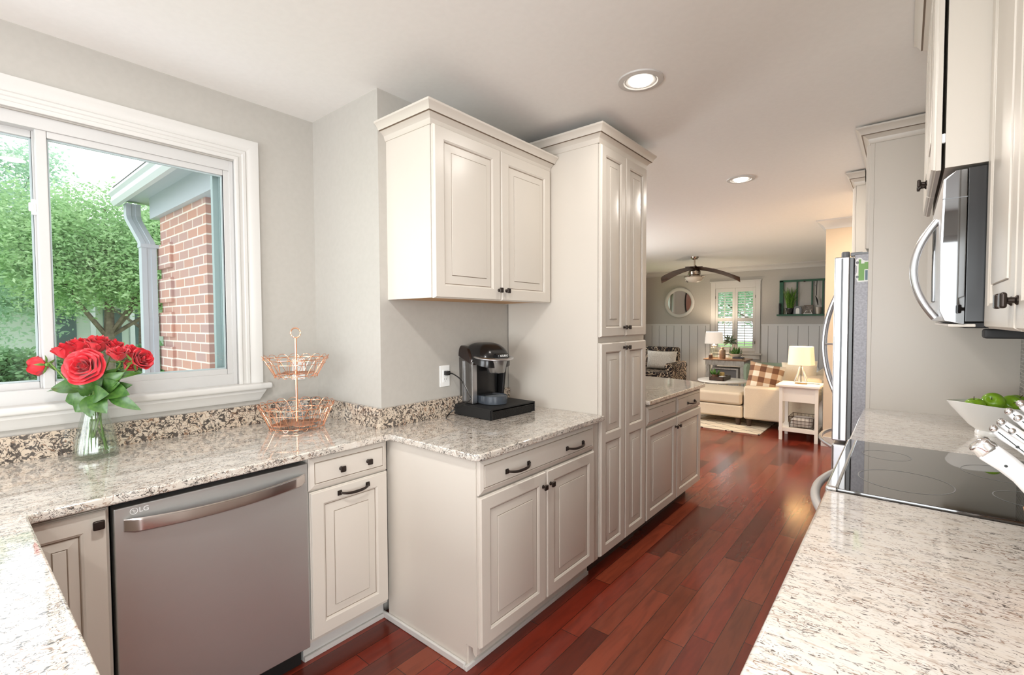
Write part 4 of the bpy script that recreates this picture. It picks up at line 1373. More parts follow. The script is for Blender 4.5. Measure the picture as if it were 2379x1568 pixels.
def apple(label, pos, axis, r):
    t = thing('apple', label, 'apple', pos, 'green apples in the white bowl')
    f = Vector(axis).normalized(); q = Vector((0, 0, 1)).rotation_difference(f).to_matrix().to_4x4()
    mb = MB(); mb.T = Matrix.Translation(pos) @ q
    prof = []
    for i in range(21):
        th = PI * i / 20
        rr_ = r * (math.sin(th) * (1 + .06 * math.cos(th)))
        z = r * (.92 * math.cos(th)) - r * .30 * math.exp(-(math.sin(th) / .30) ** 2) * (1 if th < PI / 2 else -.6)
        prof.append((max(rr_, 0), z))
    vs = []; mb.lathe(prof[::-1], n=28)
    mb.build('fruit', ap_m, t, smooth=80)
    mb = MB(); mb.T = Matrix.Translation(pos) @ q
    mb.tube([(0, 0, r * .58), (.001, 0, r * .80), (.004, .001, r * 1.10)], .0016, 6)
    mb.build('stalk', M['stem'] if False else mat('apple_stalk', sr(84, 66, 44), .7), t)
apple('green apple lowest at the left end of the bowl, stalk up', (BX - .072, BY - .070, 1.050), (-.2, -.1, 1), .036)
apple('green apple on top of the pile with its dimple towards the room', (BX - .010, BY - .022, 1.066), (-.25, -.75, .40), .040)
apple('green apple right of the topmost one, partly behind the knives', (BX + .052, BY + .020, 1.056), (.1, -.85, .30), .039)
apple('green apple farthest right in the bowl behind the knife handles', (BX + .078, BY + .085, 1.056), (.3, -.3, 1), .038)
apple('green apple at the far side of the bowl, mostly hidden', (BX - .02, BY + .045, 1.035), (0, .2, 1), .037)

# ---- knife block with white-handled knives
KX, KY = .245, 1.225
kd = Vector((-.73, -.03, .69)).normalized()       # knives point out of the block this way
t = thing('knife_block', 'wooden knife block at the right edge, full of white-handled knives', 'knife block', (KX, KY, .914))
mb = MB(); mb.prism([(.212, .914), (.372, .914), (.372, .960), (.318, 1.190), (.232, 1.118), (.176, 1.085), (.188, 1.03)], 1.155, 1.285, .004, axis='Y')
mb.build('block', M['woodblk'], t)
hand = mat('white_knife_handle', sr(238, 238, 238), .25)
def knife(label, head, L, w, big=False):
    """head = tip of the handle (world); the handle runs from it into the block"""
    t = thing('knife', label, 'knife', head, 'white-handled knives in the block')
    z = -kd; y = Vector((0, 1, 0)); y = (y - z * y.dot(z)).normalized(); x = y.cross(z)
    m = Matrix((x, y, z)).transposed().to_4x4(); m.translation = Vector(head)
    mb = MB(); mb.T = m
    secs = []
    for (q, k, b_) in ((.010, .82, .0), (.022, 1.0, .0), (.05, .92, -.003), (.075, .86, -.003), (L * .8, 1.02, -.001), (L, 1.10, 0)):
        secs.append([(b_ + .5 * w * k * sx_, .34 * w * k * sy_, q) for (sx_, sy_) in ((1, .55), (.75, 1), (-.75, 1), (-1, .55), (-1, -.55), (-.75, -1), (.75, -1), (1, -.55))])
    loft(mb, secs)
    h = mb.build('handle', hand, t, smooth=50)
    mb = MB(); mb.T = m
    if big:
        loft(mb, [[(x_ * .5 * w * k, y_ * .36 * w * k, q) for (x_, y_) in ((1, .6), (.7, 1), (-.7, 1), (-1, .6), (-1, -.6), (-.7, -1), (.7, -1), (1, -.6))] for (q, k) in ((-.003, .5), (.0, .82), (.004, .95), (.010, .88), (.016, .98), (.022, .9), (.0225, .8))])
    else:
        mb.ball((0, 0, .006), .0068, .0068, .0062, 14, 10)
    mb.build('end_cap', M['chrome'], t, smooth=60)
    mb = MB(); mb.T = m
    for q in (L * .38, L * .68):
        mb.ball((0, -.34 * w * .9, q), .0026, .0012, .0026, 10, 6)
    if not big: mb.box(-.0008, .0008, -.36 * w, .36 * w, .012, L * .95)
    mb.build('rivets', M['gasket'], h)
    mb = MB(); mb.T = m; mb.box(-.0012, .0012, -.32 * w, .32 * w, L * .9, L + .06); mb.build('blade', M['satin'], t, smooth=0)
def kp(px, py, pz): return (px, py, pz)
knife('largest white-handled knife with a ribbed steel cap, lowest in the block', kp(.104, 1.186, 1.214), .13, .036, True)
knife('white-handled knife with a round cap just above the largest one', kp(.120, 1.180, 1.247), .12, .0165)
knife('white-handled knife whose cap is uppermost of the lower middle pair', kp(.130, 1.190, 1.258), .12, .0165)
knife('white-handled knife whose cap sits right of the lower middle pair', kp(.143, 1.188, 1.245), .12, .0175)
knife('white-handled knife left in the upper pair of caps', kp(.1405, 1.200, 1.277), .12, .0165)
knife('white-handled knife right in the upper pair of caps', kp(.151, 1.196, 1.267), .12, .0180)
knife('highest white-handled knife, in front of the apple at the photo edge', kp(.156, 1.212, 1.291), .12, .0180)

# ---- recessed ceiling lights
def can_light(label, x, y, power, col=(1, .93, .84), r=.072):
    t = thing('recessed_light', label, 'ceiling light', (x, y, CZ))
    mb = MB(); mb.lathe([(r + .032, 0), (r + .030, -.006), (r + .006, -.008), (r, -.002), (r - .006, .0)], (x, y, CZ), 40)
    for i, f in enumerate(mb.f): pass
    mb.f = [f for f in mb.f if len(f) == 4]; mb.m = mb.m[:len(mb.f)]
    mb.build('trim_ring', M['trim'], t)
    mb = MB(); mb.lathe([(0.0, -.020), (r * .45, -.018), (r * .68, -.010), (r * .72, -.001)], (x, y, CZ), 28)
    mb.build('bulb', M['bulb'], t)
    mb = MB(); mb.lathe([(r - .004, -.004), (r * .72, -.0015)], (x, y, CZ), 40); mb.f = [f for f in mb.f if len(f) == 4]; mb.m = mb.m[:len(mb.f)]
    mb.build('reflector', M['trim'], t)
    l = area_light('recessed_light_beam', (x, y, CZ - .026), (0, 0, 0), .12, .12, power, col, 'DISK')
    return t
can_light('lit recessed ceiling light between the pantry crown and the microwave', -.968, 2.118, 4.5, (1, .95, .88))
can_light('small lit recessed ceiling light farther off, above the peninsula', -1.020, 4.085, 17, (1, .92, .82))
can_light('recessed ceiling light over the dishwasher, just above the picture edge', -1.80, .42, 3, (1, .97, .93))
can_light('added unseen ceiling light near the camera, brightening the lower cabinets', -.70, .35, 21, (1, .98, .95))  # added out of view to lift the lower cabinets
can_light('added unseen ceiling light behind the camera, filling the cabinets and right counter', -.30, -1.0, 15, (1, .98, .95))  # added fill lamp, no fitting known here
can_light('recessed ceiling light of the passage beyond the refrigerator', .08, 5.65, 32, (1, .82, .62))
# ================================================================== LIVING ROOM
FAB = noisy('oatmeal_linen', sr(206, 190, 166), sr(216, 201, 178), 300, .85, bump=.12)
pale_m = noisy('cream_linen', sr(222, 206, 178), sr(230, 216, 190), 200, .85)
green_m = mat('sage_green_velvet', sr(146, 160, 136), .75)
fur_m = noisy('ivory_fur', sr(214, 206, 192), sr(240, 235, 226), 60, .95, bump=.8)
wood_d = noisy('dark_wood', sr(58, 40, 30), sr(76, 54, 40), 20, .4)
wood_b = noisy('brown_wood_top', sr(140, 100, 70), sr(164, 122, 88), 20, .4, stretch=(.2, 1, 1))
dist_m = noisy('distressed_grey_paint', sr(190, 186, 178), sr(160, 152, 142), 34, .6, stretch=(1, 1, .4), lo=.45, hi=.75)
white_f = mat('white_furniture_paint', sr(238, 232, 222), .35)
green_p = mat('dark_green_paint', sr(28, 84, 58), .45)
leafy = noisy('houseplant_green', sr(56, 96, 40), sr(98, 140, 60), 50, .5)
silv = mat('silver_green_leaf', sr(120, 138, 112), .6)

# rug
rug_m = mat('cream_rug', sr(214, 200, 176), .95)
_n = N(rug_m); _t = _n.n('ShaderNodeTexCoord'); _sx = _n.n('ShaderNodeSeparateXYZ'); _n.l(_t.outputs['Object'], _sx.inputs[0])
_ns = _n.noise(_t.outputs['Object'], 6, 2)
_wx = _n.math('MULTIPLY', _n.math('SUBTRACT', _ns, .5), .10)
_a = _n.math('ADD', _n.math('MULTIPLY', _sx.outputs[0], 2.6), _n.math('MULTIPLY', _sx.outputs[1], 4.6)); _b = _n.math('SUBTRACT', _n.math('MULTIPLY', _sx.outputs[0], 2.6), _n.math('MULTIPLY', _sx.outputs[1], 4.6))
_l = _n.math('MINIMUM', _n.math('ABSOLUTE', _n.math('SUBTRACT', _n.math('FRACT', _n.math('ADD', _a, _wx)), .5)), _n.math('ABSOLUTE', _n.math('SUBTRACT', _n.math('FRACT', _n.math('ADD', _b, _wx)), .5)))
_n.l(_n.mix(_n.math('LESS_THAN', _l, .028), sr(216, 202, 178), sr(52, 48, 46)), _n.b.inputs['Base Color'])
tag(MB().box(-3.6, -1.37, 6.50, 9.3, 0, .012, .004).build('rug', rug_m), 'cream rug with dark lattice lines under the chaise', 'rug')

# sectional sofa: chaise on the left, arm panel on the right, seat and back along the right wall
t = thing('sectional_sofa', 'oatmeal linen sectional sofa with its chaise towards the left, seen from its end', 'sofa', (-1.6, 7.7, 0))
MB().box(-2.52, -1.665, 6.865, 7.62, .115, .285, .025, seg=3).build('chaise_base', FAB, t)
mb = MB(); mb.box(-2.50, -1.672, 6.85, 7.62, .290, .458, .04, seg=4)
cu_ = mb.build('chaise_cushion', FAB, t)
MB().tube([(-2.46, 6.856, .424), (-1.71, 6.856, .424)], .005, 6).build('piping', mat('linen_piping', sr(170, 152, 128), .85), cu_)
MB().box(-1.655, -.80, 6.865, 7.03, .115, .555, .03, seg=3).build('end_arm', FAB, t)
MB().box(-1.66, -.80, 7.03, 8.7, .115, .29, .02).build('seat_base', FAB, t)
MB().box(-1.655, -1.02, 7.04, 7.85, .295, .46, .05, seg=3).build('seat_cushion', FAB, t)
MB().box(-1.655, -1.02, 7.86, 8.65, .295, .46, .05, seg=3).build('seat_cushion', FAB, t)
MB().box(-.98, -.78, 7.03, 8.7, .115, .70, .05, seg=3).build('backrest', FAB, t)
MB().box(-1.655, -.80, 8.66, 8.82, .115, .56, .03, seg=3).build('far_arm', FAB, t)
for (x, y) in ((-1.735, 6.95), (-1.60, 6.95), (-2.42, 6.95), (-.9, 6.95), (-2.42, 7.5), (-.9, 8.74), (-1.6, 8.74)):
    z0 = .013
    MB().lathe([(.028, z0), (.042, .117)], (x, y, 0), 12).build('foot', wood_d, t)

# cushions
plaid = mat('brown_plaid', sr(150, 110, 80), .9)
_n = N(plaid); _t = _n.n('ShaderNodeTexCoord'); _sx = _n.n('ShaderNodeSeparateXYZ'); _n.l(_t.outputs['Object'], _sx.inputs[0])
_s1 = _n.math('GREATER_THAN', _n.math('FRACT', _n.math('MULTIPLY', _sx.outputs[0], 6.6)), .5)
_s2 = _n.math('GREATER_THAN', _n.math('FRACT', _n.math('MULTIPLY', _sx.outputs[2], 6.6)), .5)
_n.l(_n.ramp(_n.math('MULTIPLY', _n.math('ADD', _s1, _s2), .5), [(0, sr(232, 220, 200)), (.5, sr(176, 142, 112)), (1, sr(112, 76, 54))]), _n.b.inputs['Base Color'])
_n.t.nodes['Color Ramp'].color_ramp.interpolation = 'CONSTANT'
_e = _n.t.nodes['Color Ramp'].color_ramp.elements
_e[1].position = .4; _e[2].position = .9
def cushion(name, label, c, w, h, d, m, rx=0, ry=0, rz=0, group=None):
    o = MB().pillow((0, 0, 0), w, h, d).build(name, m, smooth=70)
    o.location = c; o.rotation_euler = (rx, ry, rz)
    return tag(o, label, 'cushion', group)
cushion('cushion', 'brown and cream plaid cushion leaning on the near sofa arm', (-1.47, 7.23, .635), .44, .42, .15, plaid, -.30, .16, .10)
cushion('cushion', 'plain cream cushion behind the lit table lamp on the sofa', (-1.10, 7.46, .655), .46, .44, .16, pale_m, -.25, -.10, -.25)
cushion('cushion', 'low cream cushion at the right end of the sofa beside the lamp base', (-.93, 7.18, .585), .34, .26, .14, pale_m, -.5, .1, -.2)
wt_ = MB()
for (x, y, z, r) in ((0, 0, .0, .10), (.10, .03, -.02, .09), (.2, .02, -.04, .085), (-.04, .03, -.08, .09), (.09, .0, -.09, .09), (.24, .0, -.10, .07)):
    wt_.ball((x, y, z), r, r * .7, r * .85, 14, 10)
o = wt_.build('throw_blanket', noisy('white_fleece', sr(228, 230, 230), sr(244, 245, 245), 40, .95, bump=.5), smooth=80)
o.location = (-1.30, 8.70, .70); tag(o, 'fluffy white throw bunched on the sofa behind the plaid cushion', 'throw')

# white side table with basket
t = thing('side_table', 'white two-tier side table with one drawer front against the lamp-tinted wall end', 'side table', (-.95, 6.6, 0))
MB().box(-1.185, -.735, 6.40 + .012, 6.86, .640, .668, .006).build('table_top', white_f, t)
MB().box(-1.150, -.755, 6.445, 6.835, .465, .640, .002).build('apron', white_f, t)
MB().box(-1.155, -.75, 6.44, 6.84, .105, .152, .003).build('shelf', white_f, t)
for (x, y) in ((-1.150, 6.435), (-.785, 6.435), (-1.150, 6.80), (-.785, 6.80)):
    MB().box(x, x + .036, y, y + .036, 0, .640, .002).build('leg', white_f, t)
t = thing('wire_basket', 'brown wire basket with white cloth inside on the side table shelf', 'basket', (-.93, 6.62, .152))
mb = MB()
for z, k in ((.158, .92), (.20, .96), (.24, .99), (.285, 1.0)):
    a, b = .130 * k, .15 * k
    mb.tube([(-.925 - a, 6.62 - b, z), (-.925 + a, 6.62 - b, z), (-.925 + a, 6.62 + b, z), (-.925 - a, 6.62 + b, z)], .003, 5, True)
for i in range(7):
    x = -.925 - .126 + .042 * i
    for sg in (-1, 1): mb.tube([(x * 1 + (x + .925) * -.06, 6.62 + sg * .138, .156), (x, 6.62 + sg * .15, .285)], .0022, 5)
for i in range(7):
    y = 6.62 - .15 + .05 * i
    for sg in (-1, 1): mb.tube([(-.925 + sg * .12, y, .156), (-.925 + sg * .13, y, .285)], .0022, 5)
mb.build('wire_frame', mat('rust_brown_wire', sr(70, 52, 42), .5, .5), t)
MB().box(-1.035, -.815, 6.49, 6.75, .160, .262, .03, seg=3).build('cloth_liner', mat('grey_liner', sr(200, 194, 186), .9), t)

# lamps
def drum(mb, c, r0, r1, z0, z1):
    mb.lathe([(r0, z0), (r1, z1), (r1 - .003, z1), (r0 - .003, z0 + .001)], c, 40)
    mb.f = [f for f in mb.f if len(f) == 4]; mb.m = mb.m[:len(mb.f)]
LX, LY = -.955, 6.63
t = thing('table_lamp', 'lit table lamp with warm linen shade and open pyramid base on the white side table', 'lamp', (LX, LY, .668))
mb = MB(); mb.lathe([(.0, 0), (.062, 0), (.062, .012), (.058, .016), (0, .018)], (LX, LY, .668), 24)
mb.build('base', mat('aged_brass', sr(140, 116, 80), .35, .8), t)
mb = MB()
for k in range(4):
    a = PI / 4 + k * PI / 2
    mb.tube([(LX + .085 * math.cos(a), LY + .085 * math.sin(a), .69), (LX + .018 * math.cos(a), LY + .018 * math.sin(a), .870)], .0065, 6)
    b = a + PI / 2
    mb.tube([(LX + .085 * math.cos(a), LY + .085 * math.sin(a), .69), (LX + .085 * math.cos(b), LY + .085 * math.sin(b), .69)], .0045, 6)
mb.build('pyramid_frame', M['satin'], t)
mb = MB(); mb.tube([(LX, LY, .68), (LX, LY, .92)], .0045, 8); mb.build('stem', M['bronze'], t)
mb = MB(); drum(mb, (LX, LY, 0), .143, .128, .900, 1.118); mb.build('lamp_shade', M['shade_w'], t, smooth=60)
mb = MB(); pts = [(LX + .06, LY, .674), (LX + .12, LY + .05, .672), (LX + .19, LY + .04, .672)]
mb.tube(pts, .003, 6); mb.build('cord', M['bronze'], t)
def point(name, loc, p, col, r=.04):
    l = bpy.data.lights.new(name, 'POINT'); l.energy = p; l.color = col; l.shadow_soft_size = r
    o = bpy.data.objects.new(name, l); C.objects.link(o); o.location = loc
point('table_lamp_bulb', (LX, LY, 1.03), 14, (1, .72, .42))

# end table by the shuttered window
t = thing('end_table', 'distressed grey end table with brown top below the shuttered window', 'end table', (-2.73, 9.9, 0))
MB().box(-3.14, -2.34, 9.88, 10.42, .645, .668, .004).build('table_top', wood_b, t)
MB().box(-3.10, -2.38, 9.90, 10.40, .545, .645, .003).build('apron', dist_m, t)
for (x, y) in ((-3.09, 9.91), (-2.45, 9.91), (-3.09, 10.33), (-2.45, 10.33)):
    MB().box(x, x + .066, y, y + .066, 0, .545, .004).build('leg', dist_m, t)
MB().box(-3.09, -2.39, 9.92, 10.38, .15, .18, .003).build('shelf', dist_m, t)
t = thing('storage_crate', 'grey framed crate standing under the end table top', 'crate', (-2.73, 10.0, .18))
mb = MB(); mb.box(-2.99, -2.50, 9.96, 10.30, .46, .49, .003); mb.box(-2.99, -2.955, 9.96, 10.30, .18, .46, .003); mb.box(-2.535, -2.50, 9.96, 10.30, .18, .46, .003)
mb.build('frame', dist_m, t)
MB().box(-2.955, -2.535, 10.02, 10.28, .18, .45).build('panel', mat('slate_panel', sr(120, 118, 116), .6), t, smooth=0)
LX2, LY2 = -3.005, 10.13
t = thing('table_lamp', 'lit table lamp with white shade and clear jar base left of the window', 'lamp', (LX2, LY2, .668))
mb = MB(); mb.lathe([(.078, 0), (.080, .006), (.080, .19), (.070, .22), (.05, .232), (.048, .232), (.066, .214), (.075, .19), (.075, .01), (.0, .01)], (LX2, LY2, .668), 28)
mb.build('jar_base', M['thing_glass'], t, smooth=60)
mb = MB(); mb.lathe([(.05, .232), (.052, .24), (.052, .262), (.02, .27), (.012, .30)], (LX2, LY2, .668), 24); mb.tube([(LX2, LY2, .68), (LX2, LY2, .93)], .004, 6)
mb.build('jar_cap', mat('nickel', sr(190, 182, 172), .3, .8), t)
mb = MB(); drum(mb, (LX2, LY2, 0), .180, .158, .968, 1.205); mb.build('lamp_shade', M['shade_c'], t, smooth=60)
point('jar_lamp_bulb', (LX2, LY2, 1.11), 26, (1, .82, .62))
bt = noisy('brown_stoneware', sr(136, 112, 92), sr(158, 134, 112), 60, .5)
t = thing('bottle_vase', 'square-shouldered brown stoneware bottle beside the jar lamp', 'vase', (-2.825, 10.08, .668))
mb = MB(); mb.lathe([(.054, 0), (.058, .006), (.058, .165), (.050, .180), (.026, .186), (.024, .215), (.030, .222), (.030, .232), (.02, .232)], (-2.825, 10.08, .668), 24); mb.build('body', bt, t)
t = thing('candle_holder', 'small brown candle cup in front of the jar lamp', 'candle', (-3.02, 9.97, .668))
mb = MB(); mb.lathe([(.036, 0), (.038, .005), (.038, .075), (.032, .075), (.030, .01), (0, .01)], (-3.02, 9.97, .668), 20); mb.build('cup', mat('brown_glass', sr(112, 84, 66), .3), t)
mb = MB(); mb.lathe([(.030, .012), (.030, .098), (.0, .10)], (-3.02, 9.97, .668), 16); mb.build('candle', mat('cream_wax', sr(226, 214, 198), .5), t)
t = thing('bud_vase', 'clear bud vase holding silvery eucalyptus before the window', 'vase', (-2.70, 10.15, .668))
mb = MB(); mb.lathe([(.03, 0), (.034, .01), (.030, .10), (.016, .16), (.018, .20), (.015, .20), (.013, .16), (.027, .10), (.03, .012), (0, .012)], (-2.70, 10.15, .668), 20); mb.build('glass', M['thing_glass'], t)
mb = MB(); rnd = random.Random(4)
mb.tube([(-2.70, 10.15, .69), (-2.70, 10.15, 1.0)], .003, 6)
for k in range(46):
    a = rnd.uniform(0, 2 * PI); el = rnd.uniform(-.9, 1.2); R_ = rnd.uniform(.03, .10)
    b = Vector((-2.705, 10.15, 1.03)); d = Vector((math.cos(a) * math.cos(el), math.sin(a) * math.cos(el), math.sin(el)))
    leaf_mesh(mb, b + d * R_ * .4, b + d * (R_ + .06), .035, d.cross(Vector((0, 0, 1))) + Vector((.01, 0, .3)))
mb.build('eucalyptus', silv, t, smooth=60)
t = thing('planter_bowl', 'shallow cream bowl of green succulents on the end table', 'planter', (-2.56, 10.06, .70))
mb = MB(); mb.lathe([(.07, .0), (.075, .004), (.125, .055), (.128, .066), (.120, .066), (.10, .045)], (-2.56, 10.06, .712), 28); mb.build('bowl', mat('cream_ceramic', sr(224, 212, 192), .4), t)
mb = MB(); mb.lathe([(.0, .05), (.118, .052)], (-2.56, 10.06, .712), 20); mb.build('soil', M['soil'], t)
mb = MB()
for k in range(34):
    a = rnd.uniform(0, 2 * PI); q = rnd.uniform(.02, .09)
    b = Vector((-2.59 + q * .7 * math.cos(a), 10.06 + q * .5 * math.sin(a), .762))
    leaf_mesh(mb, b, b + Vector((math.cos(a) * .06 + rnd.uniform(-.02, .05), math.sin(a) * .05, rnd.uniform(.07, .16))), .036, (math.cos(a), math.sin(a), .4), droop=.2)
mb.build('succulent', leafy, t, smooth=60)
tag(MB().box(-2.71, -2.42, 9.94, 10.14, .668, .690, .002).build('book', mat('tan_book_cover', sr(186, 160, 124), .6)), 'tan book lying under the planter bowl', 'book')
bk_ = tag(MB().box(-2.60, -2.425, 9.935, 10.12, .690, .712, .002).build('book', mat('navy_book_cover', sr(48, 48, 62), .5)), 'dark navy book lying on top of the tan one', 'book')

# round coffee table and tray
t = thing('coffee_table', 'round white coffee table half hidden by the chaise', 'coffee table', (-2.28, 8.12, .0))
mb = MB(); mb.lathe([(.0, .445), (.36, .445), (.375, .452), (.375, .466), (.365, .472), (0, .472)], (-2.28, 8.10 + .04, 0), 48); mb.build('table_top', white_f, t)
for k in range(4):
    a = k * PI / 2 + .5
    mb = MB(); mb.tube([(-2.28 + .26 * math.cos(a), 8.14 + .26 * math.sin(a), .447), (-2.28 + .30 * math.cos(a), 8.14 + .30 * math.sin(a), .012)], .02, 10); mb.build('leg', white_f, t)
t = thing('serving_tray', 'dark wooden tray on the white coffee table', 'tray', (-2.29, 8.02, .472))
mb = MB(); mb.box(-2.42, -2.20, 7.92, 8.32, .474, .482); mb.box(-2.42, -2.408, 7.92, 8.32, .474, .535, .002); mb.box(-2.212, -2.20, 7.92, 8.32, .474, .535, .002); mb.box(-2.42, -2.20, 7.92, 7.932, .474, .535, .002); mb.box(-2.42, -2.20, 8.308, 8.32, .474, .535, .002)
mb.build('tray', wood_d, t)
t = thing('succulent_pot', 'brown pot of green succulents in the tray', 'plant', (-2.375, 8.02, .482))
mb = MB(); mb.lathe([(.035, 0), (.052, .085), (.046, .085), (.03, .01)], (-2.36, 8.02, .482), 18); mb.build('pot', mat('terracotta_brown', sr(112, 76, 56), .6), t)
mb = MB()
for k in range(26):
    a = rnd.uniform(0, 2 * PI); b = Vector((-2.36 + .02 * math.cos(a), 8.02 + .02 * math.sin(a), .555))
    leaf_mesh(mb, b, b + Vector((.06 * math.cos(a), .06 * math.sin(a), rnd.uniform(.03, .11))), .028, (math.cos(a), math.sin(a), .3))
mb.build('succulent', leafy, t, smooth=60)
t = thing('candle_jar', 'amber candle jar beside the succulents in the tray', 'candle', (-2.30, 8.15, .482))
mb = MB(); mb.lathe([(.036, 0), (.038, .005), (.038, .10), (.03, .112), (0, .112)], (-2.285, 8.14, .482), 18); mb.build('jar', mat('amber_wax', sr(190, 160, 96), .4), t)
tag(MB().box(-2.28, -2.215, 7.95, 8.10, .535, .541, .001).build('notepad', M['white']), 'white notepad resting on the tray rim', 'notepad')

# armchair in paisley cover
pais = mat('black_cream_scroll_fabric', sr(40, 32, 30), .85)
_n = N(pais); _v = _n.coord((1, 1, 1))
_a = _n.noise(_v, 4.2, 2, .5, 2.0); _b = _n.math('FRACT', _n.math('MULTIPLY', _a, 6.0))
_c = _n.ramp(_b, [(0, sr(30, 24, 24)), (.50, sr(34, 27, 26)), (.58, sr(196, 176, 150)), (.74, sr(214, 200, 178)), (.80, sr(92, 64, 46)), (1, sr(36, 28, 26))])
_n.l(_c, _n.b.inputs['Base Color'])
t = thing('armchair', 'armchair covered in black and cream scrollwork fabric', 'armchair', (-3.95, 9.6, 0))
MB().box(-4.42, -3.68, 9.92, 10.12, .15, .875, .06, seg=4).build('backrest', pais, t)
MB().box(-4.42, -3.62, 9.20, 9.95, .12, .40, .05, seg=3).build('seat', pais, t)
for x in (-4.48, -3.60):
    mb = MB(); mb.box(x - .05, x + .09, 9.18, 10.0, .12, .50, .03); mb.tube([(x + .02, 9.17, .515), (x + .02, 9.98, .515)], .085, 14)
    mb.build('arm', pais, t)
for (x, y) in ((-4.4, 9.25), (-3.66, 9.25), (-4.4, 10.05), (-3.66, 10.05)):
    MB().lathe([(.02, 0), (.03, .125)], (x, y, 0), 10).build('foot', wood_d, t)
cushion('cushion', 'shaggy ivory cushion propped in the patterned armchair', (-3.98, 9.80, .60), .66, .40, .17, fur_m, -.18, 0, 0)
# pale blue-grey patch of the arm cover seen beside the cushion stays part of the fabric

# sage tub chair
t = thing('tub_chair', 'sage green tub chair behind the sofa', 'armchair', (-1.82, 9.32, 0))
mb = MB(); pts = []
vs = []; fs = []
n = 28
for i in range(n + 1):
    a = math.radians(-10 + 230 * i / n)
    for (r, z) in ((.40, .12), (.42, .60), (.40, .655), (.36, .665), (.335, .64), (.33, .30)):
        vs.append((-1.82 + r * math.cos(a), 9.32 + r * .95 * math.sin(a), z))
for i in range(n):
    for j in range(5):
        fs.append((i * 6 + j, i * 6 + j + 1, i * 6 + j + 7, i * 6 + j + 6))
fs.append(tuple(range(6))); fs.append(tuple(n * 6 + j for j in range(6))[::-1])
mb.add(vs, fs); mb.build('shell', green_m, t, smooth=50)
MB().box(-2.12, -1.52, 8.98, 9.60, .26, .455, .06, seg=4).build('seat_cushion', green_m, t)
MB().lathe([(.30, .1), (.33, .28)], (-1.82, 9.32, 0), 24).build('base', green_m, t)
for k in range(4):
    a = PI / 4 + k * PI / 2
    MB().lathe([(.018, 0), (.026, .11)], (-1.82 + .27 * math.cos(a), 9.32 + .27 * math.sin(a), 0), 10).build('foot', wood_d, t)

# round mirror
t = thing('round_mirror', 'round mirror in a broad white frame left of the shuttered window', 'mirror', (-3.93, YL, 1.845))
def wall_lathe(mb, prof, cx, cz, n=64):
    """profile (radius, distance from far wall)"""
    vs = []; fs = []; k = len(prof)
    for (r, d) in prof:
        for j in range(n):
            a = 2 * PI * j / n; vs.append((cx + r * math.cos(a), YL - d, cz + r * math.sin(a)))
    for i in range(k - 1):
        for j in range(n):
            j2 = (j + 1) % n; fs.append((i * n + j, (i + 1) * n + j, (i + 1) * n + j2, i * n + j2))
    mb.add(vs, fs)
    return n, k
mb = MB(); wall_lathe(mb, [(.335, .0), (.338, .03), (.325, .042), (.295, .045), (.275, .038), (.268, .020), (.262, .012)], -3.93, 1.845); mb.build('frame', M['trim'], t, smooth=50)
mb = MB(); mb.add([(-3.93 + .266 * math.cos(2 * PI * j / 64), YL - .014, 1.845 + .266 * math.sin(2 * PI * j / 64)) for j in range(64)], [tuple(range(64))]); mb.add([(-3.93 + .266 * math.cos(2 * PI * j / 64), YL - .006, 1.845 + .266 * math.sin(2 * PI * j / 64)) for j in range(64)], [tuple(range(64))[::-1]])
mb.build('glass', M['mirror'], t, smooth=0, keep=True)

# plantation shutters
t = thing('window_shutters', 'white louvred plantation shutters inside the living-room window', 'shutters', (-2.755, YL, .8))
for (x0, x1) in ((-3.148, -2.757), (-2.753, -2.362)):
    mb = MB(); w = .050
    mb.box(x0, x0 + w, YL - .012, YL + .018, .802, 2.118, .003); mb.box(x1 - w, x1, YL - .012, YL + .018, .802, 2.118, .003)
    for (a, b) in ((.802, .875), (1.415, 1.495), (2.035, 2.118)): mb.box(x0 + w, x1 - w, YL - .012, YL + .018, a, b, .003)
    p = mb.build('shutter_panel', M['trim'], t)
    for (z0, z1, k) in ((.875, 1.415, 10), (1.495, 2.035, 10)):
        mb = MB()
        for i in range(k):
            z = z0 + (i + .5) * (z1 - z0) / k
            mb.prism([(-.030, -.004), (0, -.0062), (.030, -.004), (.030, -.001), (0, .002), (-.030, -.001)], x0 + w, x1 - w, 0, axis='X')
            q = len(mb.v) - 12
            for s_ in range(q, len(mb.v)):
                y, zz = mb.v[s_].y, mb.v[s_].z
                ca, sa = math.cos(.28), math.sin(.28)
                mb.v[s_] = Vector((mb.v[s_].x, YL + .003 + y * ca - zz * sa, z + y * sa + zz * ca))
        xm = (x0 + x1) / 2
        mb.box(xm - .006, xm + .006, YL - .036, YL - .026, z0 + .02, z1 - .02)
        mb.build('louvres', M['trim'], p, smooth=0)
    for z in (.95, 1.9):
        MB().box(x0 - .003 if x0 < -3 else x1 - .006, x0 + .006 if x0 < -3 else x1 + .003, YL - .024, YL - .010, z, z + .06).build('hinge', M['bronze'], p)

